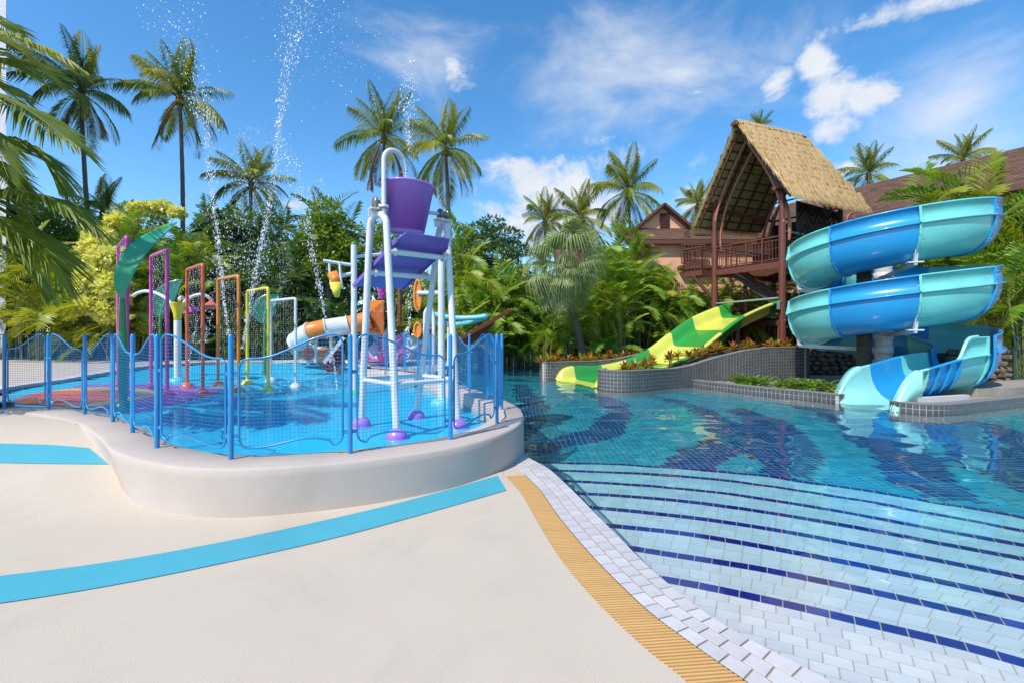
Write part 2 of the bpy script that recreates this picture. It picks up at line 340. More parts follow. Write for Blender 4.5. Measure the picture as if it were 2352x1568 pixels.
def build_splash():
    mb = MB()
    for xa, xb in ((-14., -9.503), (-9.503, -5.), (-5., 0.3)):      # three flat fields: level, ramp, level
        xs = np.arange(xa, xb + 1e-6, (xb - xa) / max(int((xb - xa) / .25), 1)); ys = np.arange(4, 19.2, .25); n = len(xs)
        V = [(x, y, zf(x, y)) for y in ys for x in xs]; ins = [inside(v[0], v[1], SP2) for v in V]; fs = []
        for i in range(len(ys) - 1):
            for j in range(n - 1):
                q = (i * n + j, i * n + j + 1, (i + 1) * n + j + 1, (i + 1) * n + j)
                if any(ins[k] for k in q): fs.append(q)
        mb.add(V, fs, 0, False)
    struct(mb, 'splash_pool_floor', M_splash)
    z1 = lambda px, py: (px * .2734, 674 + py * .2734)
    for nm, pts, m, h in (('painted_shape', [(560, 800), (700, 765), (1000, 760), (1300, 762), (1600, 772), (1800, 788), (1875, 806), (1830, 840), (1700, 872), (1400, 945), (1100, 1005), (900, 985), (700, 968), (450, 930), (420, 850)], mat('purple_pool_paint', (.33, .12, .5), .4, (.28, .1, .44), 1), .004),
                          ('painted_shape', [(400, 830), (560, 800), (760, 789), (1000, 787), (1200, 800), (1310, 830), (1300, 862), (1150, 893), (900, 936), (720, 962), (590, 955), (400, 900)], mat('yellow_pool_paint', (.75, .5, .12), .4, (.68, .44, .1), 1), .008),
                          ('painted_shape', [(105, 915), (200, 862), (400, 824), (700, 815), (1000, 822), (1095, 850), (1000, 885), (850, 907), (700, 935), (550, 945), (300, 932)], mat('orange_red_pool_paint', (.74, .13, .04), .4, (.68, .11, .04), 1), .012)):
        o = cr([on_floor(*z1(*p)) for p in pts], 6, True)
        b = MB(); b.sheet([(q.x, q.y) for q in o], lambda x, y: zf(x, y) + h); struct(b, nm, m)
    k1 = offset(kerb, -.02); k2 = offset(kerb, -.32); b = MB()
    rr = [[Vector((a.x, a.y, .05)), Vector((a.x, a.y, .50)), Vector((c.x, c.y, .50)), Vector((c.x, c.y, .3))] for a, c in zip(k1, k2)]
    b.loft(rr, sm=False); struct(b, 'splash_pool_kerb', M_white_deck)
    # shallow water
    m = bpy.data.materials.new('shallow_water'); m.use_nodes = True; N = m.node_tree.nodes; L = m.node_tree.links; N.remove(N['Principled BSDF'])
    tr = N.new('ShaderNodeBsdfTransparent'); tr.inputs[0].default_value = (.86, .97, 1, 1); gl = N.new('ShaderNodeBsdfGlossy'); gl.inputs['Roughness'].default_value = .04
    fr = N.new('ShaderNodeFresnel'); fr.inputs[0].default_value = 1.06; mx = N.new('ShaderNodeMixShader'); tcn = N.new('ShaderNodeTexCoord')
    nz = N.new('ShaderNodeTexNoise'); nz.inputs['Scale'].default_value = 5; nz.inputs['Detail'].default_value = 3; bp = N.new('ShaderNodeBump'); bp.inputs['Strength'].default_value = .12; bp.inputs['Distance'].default_value = .06
    L.new(tcn.outputs['Object'], nz.inputs['Vector']); L.new(nz.outputs['Fac'], bp.inputs['Height']); L.new(bp.outputs[0], gl.inputs['Normal']); L.new(bp.outputs[0], fr.inputs['Normal'])
    L.new(fr.outputs[0], mx.inputs[0]); L.new(tr.outputs[0], mx.inputs[1]); L.new(gl.outputs[0], mx.inputs[2]); L.new(mx.outputs[0], N['Material Output'].inputs[0])
    b = MB(); b.sheet([(q.x, q.y) for q in SPLASH], lambda x, y: .20); o = struct(b, 'splash_pool_water', m)
build_splash()
# ---- back paving and garden beds around the pool
b = MB(); b.slab([(-5.0, 15.9), (-5.4, 16.6), (-6.4, 18.7), (-9, 19.2), (-11.9, 18.2), (-13, 16.2), (-24, 19), (-24, 22.6), (2.2, 25.4), (2.2, 23.6), (-4, 23.3), (-6.3, 20.5)], -1.4, .06); struct(b, 'back_paving', M_white_deck)
b = MB(); b.slab([(-60, 20.8), (-24, 21.0), (-23.9, 22.4), (2.25, 25.2), (2.25, 19.5), (9.5, 19.8), (12, 17.6), (40, 16), (80, 60), (-60, 60)], -1.4, -.02); struct(b, 'garden_bed', M_soil)
b = MB(); b.slab([(9.9, 15.0), (8.0, 14.4), (5.9, 14.35), (5.7, 14.0), (7.0, 11.95), (7.75, 10.8), (8.2, 11.05), (9.7, 11.5), (10.0, 10.2), (8.5, 9.75), (8.3, 9.55), (8.55, 9.36), (9.0, 9.4), (10.0, 9.82), (11.5, 10.4), (17, 12.6), (40, 14), (40, 19), (12, 19), (9.5, 20), (9.0, 17.5)], -1.4, .12); struct(b, 'slide_terrace', mat('tan_concrete', (.34, .30, .25), .85, (.26, .23, .19), 2, bump=.3, bscale=60, speck=.15))
# ---- swimming pool: steps, floor, coping, grate, water
M_white_tile = mat('white_marble_tile', (.70, .69, .68), .22, (.58, .57, .57), 9, island=.65, detail=7, coat=.2)
M_cope_tile = mat('pale_lilac_marble_tile', (.61, .58, .57), .4, (.44, .41, .42), 8, island=.6, detail=7)
M_grout = mat('sandy_grout', (.42, .34, .23), .9, (.34, .28, .19), 30)
M_blue_tile = mat('cobalt_glass_tile', (.008, .03, .30), .08, (.004, .012, .16), 8, island=.8, coat=.6)
SD = [.05 + .095 * k for k in range(9)]                            # depth of each tread
z8 = lambda px, py: (1102 + px * .531, 980 + py * .531)
NOSE = [[(775, 640), (900, 661), (1050, 690), (1200, 722), (1400, 766), (1640, 822), (1840, 868), (2040, 915), (2200, 958), (2352, 1000), (2700, 1100)],
        [(630, 508), (780, 532), (1000, 566), (1200, 598), (1400, 637), (1650, 688), (1900, 742), (2100, 787), (2352, 845), (2800, 950)],
        [(545, 415), (800, 440), (1000, 468), (1300, 520), (1600, 577), (1900, 637), (2200, 700), (2352, 734), (2900, 850)],
        [(480, 340), (700, 360), (1000, 394), (1300, 440), (1600, 494), (2000, 570), (2352, 640), (3000, 775)],
        [(420, 280), (700, 297), (1000, 328), (1300, 370), (1700, 440), (2000, 496), (2352, 562), (3100, 710)],
        [(360, 226), (600, 239), (900, 262), (1200, 300), (1600, 366), (2000, 440), (2352, 502), (3100, 640)],
        [(310, 181), (600, 192), (900, 212), (1200, 243), (1600, 303), (2000, 376), (2352, 440), (3200, 595)],
        [(262, 146), (600, 158), (900, 176), (1200, 204), (1600, 258), (2000, 325), (2352, 386), (3200, 535)]]
NP = 150
CURV = []
for k, pts in enumerate(NOSE):
    c = cr([U(*z8(*p), SD[k]) for p in pts], 8); a = c[0] + (c[0] - c[4]).normalized() * 1.3; CURV.append(resample([a] + c, NP))
first = resample(offset(resample(CURV[0], NP), -1.35), NP)
lastc = resample(offset(CURV[7], .10), NP)
EDGES = [first] + CURV + [lastc]
def flat(c, z): return [Vector((p.x, p.y, z)) for p in c]
def build_steps():
    root = put('pool_steps', None, kind='structure', loc=(0, 0, 0)); white = []; blue = []; mb = MB(); whites = []
    for k in range(8):
        z = WZ - SD[k]; a = flat(EDGES[k], z); bnd = flat(EDGES[k + 1], z)
        if k == 7: pass
        inner = flat(offset(EDGES[k + 1], -.092), z)               # the blue nosing row
        rows = 14 if k == 0 else 3
        L = plen(bnd); nb = int(L / .118)
        def row(c0, c1, n, st, dst):
            c0 = resample(c0, n * 4 + 1); c1 = resample(c1, n * 4 + 1)
            for i in range(n):
                i0 = i * 4 + (2 if st else 0); i1 = min(i0 + 4, n * 4)
                if i1 > i0: dst.append([c0[i0], c0[i1], c1[i1], c1[i0]])
        row(inner, bnd, nb, False, blue)
        for r_ in range(rows):
            c0 = [p.lerp(q, r_ / rows) for p, q in zip(a, inner)]; c1 = [p.lerp(q, (r_ + 1) / rows) for p, q in zip(a, inner)]
            row(c0, c1, max(int(plen(c0) / .125), 4), r_ % 2, white)
        whites.append(white); white = []
        fz = lambda c: [Vector((p.x, p.y, p.z + .0015)) for p in c]
        mb.loft([fz(a), fz(bnd)], sm=False); mb.loft([fz(bnd), flat(EDGES[k + 1], z - .2 if k < 7 else -1.4)], sm=False)
    o = mb.build('step_body', mat('pale_sandy_grout', (.50, .44, .34), .9, (.42, .37, .28), 30), root); o.cycles.is_caustics_receiver = True
    ok = lambda q: all(v.y > .75 for v in q)
    def vis(q):
        c = sum(q, Vector()) / 4; x = CX + F * c.x / c.y if c.y > .2 else 9e9
        we = np.interp(c.y, [p.y for p in WE], [p.x for p in WE])
        return 0 if (c.x > we - .1 and x < 2420 and HY + F * (EZ - c.z) / c.y < 1600) else 100
    lay_tiles([q for q in blue if ok(q)], .004, M_blue_tile, root, 'blue_tile', 300, 'blue_tile_field', True, lambda q: camdist(q) + vis(q), .004, .0015)
    for k, wl in enumerate(whites):                                 # white tiles; the water's aqua depth tint is put into each tread's colour
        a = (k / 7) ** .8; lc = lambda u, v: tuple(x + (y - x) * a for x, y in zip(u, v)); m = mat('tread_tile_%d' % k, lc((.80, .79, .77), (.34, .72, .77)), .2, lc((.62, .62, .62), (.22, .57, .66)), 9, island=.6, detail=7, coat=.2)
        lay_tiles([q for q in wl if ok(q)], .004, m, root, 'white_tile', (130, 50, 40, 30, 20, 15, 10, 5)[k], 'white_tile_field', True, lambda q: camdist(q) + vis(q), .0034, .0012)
build_steps()
FD = 1.05
def stroke(pts, w): return [(U(x, y, FD), r_) for (x, y), r_ in zip(pts, w)]
z_ = lambda *a: a
STROKES = [([(1195, 885), (1215, 930), (1205, 980), (1165, 1010)], [.35, .5, .4, .2], 1), ([(1310, 890), (1385, 915), (1415, 950), (1390, 985), (1310, 1012), (1225, 1035)], [.25, .4, .42, .42, .4, .3], 1),
           ([(1480, 905), (1590, 935), (1660, 975), (1665, 1020), (1600, 1062), (1560, 1080)], [.2, .35, .4, .42, .36, .3], 1), ([(1700, 945), (1770, 985), (1800, 1040), (1790, 1085)], [.3, .62, .62, .4], 1),
           ([(1760, 915), (1880, 940), (1990, 985), (2080, 1060), (2160, 1130)], [.3, .55, .6, .55, .4], 1), ([(1960, 940), (2120, 975), (2260, 1040), (2380, 1120)], [.3, .6, .6, .5], 1),
           ([(2150, 955), (2270, 985), (2420, 1040)], [.3, .55, .5], 1), ([(1640, 900), (1760, 905), (1850, 925)], [.15, .3, .2], 1), ([(1180, 860), (1300, 862), (1420, 880)], [.5, .7, .3], 1), ([(1600, 1040), (1640, 1000)], [.3, .2], 2), ([(1690, 1030), (1740, 1050)], [.2, .25], 2), ([(2310, 960), (2420, 975)], [.3, .4], 3)]
POOL = [(q.x - .3, q.y) for q in WE] + [(.35, 7.2), (.0, 8.2), (-.4, 9.3), (-1.3, 11.3), (-2.3, 13.3), (-3.6, 15), (-5.2, 16.2), (-6.2, 18.6), (-6.4, 20.6), (-4, 23.5), (2.3, 23.8), (1.6, 17), (9, 19), (9.2, 15.5), (12, 12), (18, 13.5), (18, .5)]
def build_pool():
    zfl = WZ - FD; p = .095; rnd = random.Random(3); strokes = [(cr([q for q, _ in stroke(a, w)], 6), np.interp(np.linspace(0, 1, (len(a) - 1) * 6 + 1), np.linspace(0, 1, len(a)), w), kd) for a, w, kd in STROKES]
    lines = [(np.array([(q.x, q.y) for q in c]), np.array(w), kd) for c, w, kd in strokes]
    root = put('pool_basin', None, kind='structure', loc=(0, 0, 0))
    b = MB(); b.add([(-8, 1, zfl), (20, 1, zfl), (20, 26, zfl), (-8, 26, zfl)], [(0, 1, 2, 3)]); o = b.build('pool_floor', mat('pale_teal_grout', (.19, .50, .55), .8, (.15, .43, .5), 4), root); o.cycles.is_caustics_receiver = True
    cls = {0: [], 1: [], 2: [], 3: [], 4: []}; last = np.array([(q.x, q.y) for q in lastc]); lx = last[:, 0]
    for iy in range(int((25 - 2.6) / p)):
        y = 2.6 + iy * p
        for ix in range(int(26 / p)):
            x = -7.6 + ix * p
            if abs(x) > 1.25 * y + .5: continue
            dd = last - (x, y)
            if x < .2 and y < 6.3: continue
            j = int(np.argmin((dd ** 2).sum(1)))
            if dd[j][1] > 0 and (dd[j] ** 2).sum() > .02 and y < 6.9: continue
            if x < -.7 - (y - 9) * .45 and y < 16: continue
            k = 0; wob = .12 * math.sin(x * 3 + y) + .1 * math.sin(y * 4.1 - x)
            for pl, w, kd in lines:
                d = np.sqrt(((pl - (x, y)) ** 2).sum(1)) - w * .82; mn = d.min()
                if mn < wob * .5 + rnd.uniform(-.05, .05): k = kd; break
            if k == 1 and rnd.random() < .12: k = 4
            if k == 2: k = rnd.choice((2, 1, 2))
            if k == 0 and rnd.random() < .06: k = 3
            cls[k].append([Vector((x, y, zfl)), Vector((x + p, y, zfl)), Vector((x + p, y + p, zfl)), Vector((x, y + p, zfl))])
    mats_ = {0: mat('teal_mosaic', (.012, .38, .48), .15, (.009, .27, .39), 3, island=.8), 1: mat('navy_mosaic', (.007, .085, .28), .15, (.005, .045, .18), 3, island=.8), 2: mat('plum_mosaic', (.20, .035, .05), .15, (.03, .02, .10), 3, island=.9),
             3: mat('aqua_mosaic', (.05, .46, .52), .15, (.03, .36, .45), 3, island=.8), 4: mat('royal_blue_mosaic', (.01, .07, .33), .15, (.006, .04, .22), 3, island=.8)}
    for k, bud in ((0, 120), (1, 100), (2, 20), (3, 20), (4, 40)):
        lay_tiles(cls[k], .004, mats_[k], root, 'mosaic_tile', bud, 'mosaic_field', True, lambda q: camdist(q) + (0 if abs(q[0].x) < 1.1 * q[0].y else 50), .0065, .001)
build_pool()
# coping along the near edge, with the grate behind it
def build_coping():
    root = put('pool_coping', None, kind='structure', loc=(0, 0, 0)); n = 120
    a = resample(GR + [Vector((.10, 5.45, 0)), Vector((-.12, 6.3, 0))], n); fine = resample(WE, 900); c = []; k0 = 0
    for p in a:                                                     # joints square to the kerb line
        k0 = max(k0, min(range(k0, min(k0 + 60, 900)), key=lambda k: (fine[k] - p).length)); c.append(fine[k0])
    quads = []
    for r_ in range(3):
        m = 46; ix = [(n - 1) * k / (m * 4) for k in range(m * 4 + 1)]; smp = lambda cv: [cv[int(x)].lerp(cv[min(int(x) + 1, n - 1)], x - int(x)) for x in ix]; c0 = smp([p.lerp(q, r_ / 3) for p, q in zip(a, c)]); c1 = smp([p.lerp(q, (r_ + 1) / 3) for p, q in zip(a, c)])
        for i in range(m):
            i0 = i * 4 + (2 if r_ % 2 else 0); i1 = min(i0 + 4, m * 4)
            quads.append([c1[i0], c1[i1], c0[i1], c0[i0]][::-1])
    z = -.004
    for q in quads:
        if (q[1] - q[0]).cross(q[3] - q[0]).z < 0: q.reverse()
        for v in q: v.z = z - .004
    b = MB(); b.loft([flat(a, z - .007), flat(c, z - .007), flat(offset(c, -.004), z - .02), flat(offset(c, -.002), -1.4)], sm=False)
    o = b.build('coping_bed', M_grout, root); o.cycles.is_caustics_receiver = True
    lay_tiles(quads, .008, M_cope_tile, root, 'coping_tile', 300, gap=.007, ch=.0012)
build_coping()
def build_grate():
    g = thing('drain_grate', (.4, 3.4, -.02), 'curved tan slatted overflow grate between the cream deck and the pool coping', 'grate')
    n = 190; a = resample(GL, n); c = resample(GR, n); M = mat('honey_wood_plastic', (.58, .33, .11), .55, (.68, .42, .17), 5, island=.5)
    for i in range(n - 1):
        p0, p1 = a[i], c[i]; d = (a[i + 1] - p0) * .5; e = (c[i + 1] - p1) * .5; mid = (p0 + p1) / 2; q = [p0 + (p1 - p0) * .015, p1 - (p1 - p0) * .015]
        q = [q[0], q[1], q[1] + e, q[0] + d]
        if (q[1] - q[0]).cross(q[3] - q[0]).z < 0: q.reverse()
        mb = MB(); mb.add([v - mid for v in tile_verts([v + Vector((0, 0, -.021)) for v in q], .02, .0005, .002)], TF); mb.build('slat', M, g, loc=mid - g.location)
    b = MB()
    for t in (.25, .75): b.tube([p.lerp(q, t) + Vector((0, 0, -.016)) for p, q in zip(a, c)], .006, 4)
    b.build('rod', mat('grate_rod', (.3, .2, .08), .6), g)
    b = MB(); b.loft([flat(a, -.001), flat(a, -.0265), flat(c, -.0265), flat(c, -.004)], sm=False); b.build('drain_channel', mat('dark_channel', (.02, .015, .01), .9), g)
build_grate()
b = MB(); b.slab([(-.09, 5.165), (.145, 5.21), (.115, 5.47), (-.1, 6.3), (-.1, 6.9), (-.55, 6.6), (-.3, 5.35)], -.3, -.006); struct(b, 'deck_corner', M_deck)
def build_water():
    m = bpy.data.materials.new('pool_water'); m.use_nodes = True; b = m.node_tree.nodes['Principled BSDF']
    b.inputs['Base Color'].default_value = (.93, .995, 1, 1); b.inputs['Transmission Weight'].default_value = 1; b.inputs['Roughness'].default_value = 0; b.inputs['IOR'].default_value = 1.333
    xs = np.concatenate([np.arange(-6.6, 9, .05), np.arange(9, 20, .1)]); ys = np.concatenate([np.arange(.8, 12, .05), np.arange(12, 24.2, .1)]); X, Y = np.meshgrid(xs, ys); Z = np.zeros_like(X); r_ = np.random.default_rng(5)
    for k in range(44):
        a = r_.normal(1.9, .75); lam = r_.uniform(.28, 1.3); ph = r_.uniform(0, 6.28)
        Z += .00085 * lam * np.sin((X * math.cos(a) + Y * math.sin(a) + .15 * np.sin(X * 1.3 + k)) * 6.2832 / lam + ph)
    D = np.hypot(X - .8, Y - 2); calm = np.clip((D - 1.0) / 3.2, 0, 1) ** 1.5 * .95 + .06
    Z = Z * calm + WZ
    V = np.stack([X, Y, Z], -1).reshape(-1, 3); ny, nx = X.shape; I = np.arange(nx * ny).reshape(ny, nx); Q = np.stack([I[:-1, :-1], I[:-1, 1:], I[1:, 1:], I[1:, :-1]], -1)
    cx = (X[:-1, :-1]); cy = Y[:-1, :-1]; we = np.interp(cy, [p.y for p in WE], [p.x for p in WE])
    keep = ~((cy < 6.0) & (cx < we - .12)) & ~((cy >= 9) & (cy < 14) & (cx < -.9 - (cy - 9) * .5)) & ~((cy >= 6) & (cy < 9) & (cx < -.45))
    Q = Q[keep]; me = bpy.data.meshes.new('pool_water'); me.from_pydata(V.tolist(), [], Q.tolist()); me.polygons.foreach_set('use_smooth', [True] * len(Q)); me.materials.append(m)
    o = put('pool_water', me, kind='structure'); o.cycles.is_caustics_caster = True
build_water()
# ---- grey tiled walls: planters beside the green slide and the pool rim
M_grey_tile = mat('charcoal_slate_tile', (.115, .117, .118), .4, (.06, .061, .064), 14, island=.5, detail=8, bump=.2, bscale=40)
M_grey_grout = mat('pale_grey_grout', (.50, .48, .43), .9, (.42, .4, .36), 20)
def tiled_wall(name, path, ztop, zbot, thick, label, cat, p=.105, budget=150, cap=True):
    path = resample(path, max(int(plen(path) / .05), 8)); s = [0]
    for a, c in zip(path, path[1:]): s.append(s[-1] + (c - a).length)
    root = thing(name, (path[0].x, path[0].y, zbot), label, cat); zt = lambda t: float(np.interp(t / s[-1], *zip(*ztop))); quads = []
    def at(t): k = min(np.searchsorted(s, t), len(s) - 1); k = max(k, 1); return path[k - 1].lerp(path[k], (t - s[k - 1]) / (s[k] - s[k - 1]))
    n = int(s[-1] / p)
    for i in range(n):
        t0, t1 = i * p, (i + 1) * p; a, c = at(t0), at(t1); top = min(zt(t0), zt(t1)); z = top
        while z > zbot:
            z0 = max(z - p, zbot)
            if z - z0 > .02: quads.append([Vector((a.x, a.y, z0)), Vector((c.x, c.y, z0)), Vector((c.x, c.y, zt(t1) - top + z)), Vector((a.x, a.y, zt(t0) - top + z))])
            z = z0
    back = offset(path, thick); b = MB(); e = .003
    b.loft([[Vector((q.x, q.y, min(zbot, -1.3))) for q in path], [Vector((q.x, q.y, zt(t) + e)) for q, t in zip(path, s)], [Vector((q.x, q.y, zt(t) + e)) for q, t in zip(back, s)], [Vector((q.x, q.y, min(zbot, -1.3))) for q in back]], sm=False)
    o = b.build('wall_core', M_grey_grout, root); o.cycles.is_caustics_receiver = True
    lay_tiles(quads, .006, M_grey_tile, root, 'tile', budget, recv=True, key=camdist, gap=.007, ch=.002)
    if cap:
        b = MB(); f = offset(path, -.012); g = offset(path, thick + .01)
        b.loft([[Vector((q.x, q.y, zt(t) + .004 + h)) for q, t in zip(c, s)] for c, h in ((f, -.012), (f, .012), (g, .012), (g, -.012))], sm=False); b.build('wall_cap', mat('grey_stone_cap', (.22, .21, .19), .7, (.17, .16, .15), 10, bump=.3), root)
    return root
PR = cr([(2.72, 14.0, 0), (2.52, 13.45, 0), (2.7, 13.05, 0), (3.15, 12.88, 0), (3.9, 13.2, 0), (5.0, 13.9, 0), (6.2, 14.35, 0), (7.6, 14.6, 0), (9.0, 14.95, 0), (9.75, 15.15, 0)], 8)
tiled_wall('planter_wall', PR, [(0, .54), (.1, .555), (.42, .54), (.5, .62), (.62, .88), (.72, 1.06), (.82, 1.15), (1, 1.16)], -.25, .18, 'charcoal tiled planter wall rising beside the near edge of the green slide', 'planter wall', budget=300)
b = MB(); b.slab([(9.75, 15.15), (9.72, 15.35), (9.3, 17.2), (9.42, 17.25), (9.9, 15.2)], -.2, 1.16); b.build('planter_end', M_grey_tile, bpy.data.objects['planter_wall'])
dirS = Vector((.921, .389, 0)); nS = Vector((-.389, .921, 0)); S0 = Vector((2.47, 13.8, 0)); S1 = Vector((1.54, 16.0, 0))
PL = [Vector((1.02, 16.9, 0)), Vector((1.0, 16.4, 0)), Vector((1.12, 16.12, 0)), Vector((1.42, 16.12, 0))] + [S1 + nS * .10 + dirS * t for t in (.5, 1.5, 2.5, 3.4, 4.2)]
tiled_wall('planter_wall', cr(PL, 6), [(0, .6), (.2, .6), (.55, .6), (.72, .66), (.86, .78), (1, .95)], -.25, .18, 'charcoal tiled planter wall behind the far edge of the green slide', 'planter wall', budget=120)
RIM1 = cr([(5.55, 14.25, 0), (5.75, 13.75, 0), (6.2, 12.9, 0), (6.8, 11.9, 0), (7.3, 11.3, 0), (7.62, 10.65, 0)], 8)
tiled_wall('pool_edge_wall', RIM1, [(0, .17), (1, .17)], -.25, .22, 'low grey tiled pool rim running from the planter to the blue spiral slide', 'pool wall', budget=130)
RIM2 = cr([(8.05, 9.75, 0), (8.15, 9.45, 0), (8.5, 9.22, 0), (9.0, 9.27, 0), (10.0, 9.67, 0), (11.45, 10.25, 0), (14, 11.2, 0), (17, 12.3, 0)], 8)
tiled_wall('pool_edge_wall', RIM2, [(0, .17), (1, .17)], -.25, .22, 'low grey tiled pool rim right of the blue spiral slide exit', 'pool wall', budget=130)
# planter soil
b = MB(); zz = [(-1, .5), (2.9, .52), (4, .85), (5.4, 1.1), (7.5, 1.12)]
def soil(side):
    A = []; Bq = []
    for k in range(24):
        t = .3 + k * .31
        if side: p0 = S0 - nS * .14 + dirS * t; p1 = offset(PR, .1)[min(int(26 + k * 2), len(PR) - 1)]
        else: p0 = S1 + nS * .2 + dirS * t; p1 = p0 + nS * 2.4
        h = float(np.interp(t, [q[0] for q in zz], [q[1] for q in zz])) if side else float(np.interp(t, [0, 2, 3, 4, 5, 7], [.55, .55, .62, .85, 1.0, 1.2]))
        A.append(Vector((p0.x, p0.y, h))); Bq.append(Vector((p1.x, p1.y, h if side else h - .1)))
    return A, Bq
for s_ in (0, 1): A, Bq = soil(s_); b.loft([A, Bq] if s_ else [Bq, A])
struct(b, 'planter_soil', M_soil)
# ================================================================ SPLASH PLAY EQUIPMENT
M_fence = paint('fence_blue', (.008, .24, .56)); M_wh = paint('white_gloss', (.74, .74, .74)); M_pur = paint('purple_gloss', (.44, .19, .70), .3); M_vio = paint('violet_board', (.19, .095, .46), .4)
M_mag = paint('magenta_gloss', (.60, .04, .36)); M_red = paint('orange_red_gloss', (.74, .10, .03)); M_or = paint('orange_gloss', (.82, .24, .02)); M_ye = paint('yellow_gloss', (.83, .68, .03)); M_gr = paint('leaf_green_gloss', (.05, .46, .25), .5, .05); M_gr2 = paint('deep_green_gloss', (.015, .24, .06))
M_cy = paint('pale_cyan_gloss', (.16, .60, .68)); M_steel = mat('brushed_steel', (.6, .6, .6), .25, (.5, .5, .5), 20, metal=1)
def build_fence():
    fn = thing('safety_fence', (-2.65, 4.31, LT), 'bright blue wavy wire mesh safety fence standing on the splash pool ledge', 'fence')
    zt = 1.595
    for i, p in enumerate(POST):
        b = MB(); b.tube([Vector((p.x, p.y, LT - .02)), Vector((p.x, p.y, zt - .03)), Vector((p.x, p.y, zt - .01)), Vector((p.x, p.y, zt))], [.0235, .0235, .018, .006], 12); b.build('post', M_fence, fn)
    for i in range(len(POST) - 1):
        if i == 13: continue                                       # the gap where the walkway leaves
        a, c = POST[i], POST[i + 1]; d = (c - a); L = d.length; d = d / L; a = a + d * .07; c = c - d * .07; w = (c - a).length; hi_left = (i % 2 == 1)
        if i < 5: hi_left = (i % 2 == 1)
        top = lambda t: 1.365 + .225 * (1 - sst(.08, .85, t) if hi_left else sst(.15, .92, t))
        bot = lambda t: .515 + .055 * math.sin(math.pi * t) + .03 * math.sin(2 * math.pi * t) * (1 if hi_left else -1)
        r = .09; pts = []
        n = 26
        tt = [r / w + (1 - 2 * r / w) * k / n for k in range(n + 1)]
        def corner(cx, cz, a0, a1): return [(cx + r * math.cos(u), cz + r * math.sin(u)) for u in np.linspace(a0, a1, 6)]
        prof = [(t * w, top(t)) for t in tt][::-1]
        prof = corner(w - r, top(1) - r, 0, math.pi / 2) + prof[1:-1] + corner(r, top(0) - r, math.pi / 2, math.pi) + corner(r, bot(0) + r, math.pi, 1.5 * math.pi) + [(t * w, bot(t)) for t in tt][1:-1] + corner(w - r, bot(1) + r, 1.5 * math.pi, 2 * math.pi)
        path = [a + d * x + Vector((0, 0, z)) for x, z in prof]
        b = MB(); b.tube(path, .0105, 8, closed=True)
        for z in (bot(0) + .12, min(top(0), top(1)) - .14):
            for e, q in ((-1, a), (1, c)): b.box(q + d * e * .045 + Vector((0, 0, z)), (.07, .012, .035), rz=math.atan2(d.y, d.x))
        pn = b.build('panel', M_fence, fn)
        # wires
        b = MB(); poly = prof; st = .036 if i < 11 else .05
        def span(fix, ax):
            hits = []
            for k in range(len(poly)):
                p0, p1 = poly[k], poly[(k + 1) % len(poly)]; u0, u1 = p0[ax] - fix, p1[ax] - fix
                if (u0 > 0) != (u1 > 0): f = u0 / (u0 - u1); hits.append(p0[1 - ax] + (p1[1 - ax] - p0[1 - ax]) * f)
            return sorted(hits)
        rw = .0017 if i < 11 else .0024
        x = .02
        while x < w - .01:
            h = span(x, 0)
            for k in range(0, len(h) - 1, 2): b.tube([a + d * x + Vector((0, 0, h[k])), a + d * x + Vector((0, 0, h[k + 1]))], rw, 4, caps=False, sm=False)
            x += st
        z = .54
        while z < 1.585:
            h = span(z, 1)
            for k in range(0, len(h) - 1, 2): b.tube([a + d * h[k] + Vector((0, 0, z)), a + d * h[k + 1] + Vector((0, 0, z))], rw, 4, caps=False, sm=False)
            z += st
        b.build('wire_mesh', M_fence, pn, loc=-wloc(fn) - Vector(pn.location))
build_fence()
def foot(mb, p, r=.15, h=.11, m=0): mb.dome((p.x, p.y, p.z - .01), r, h, m=m)
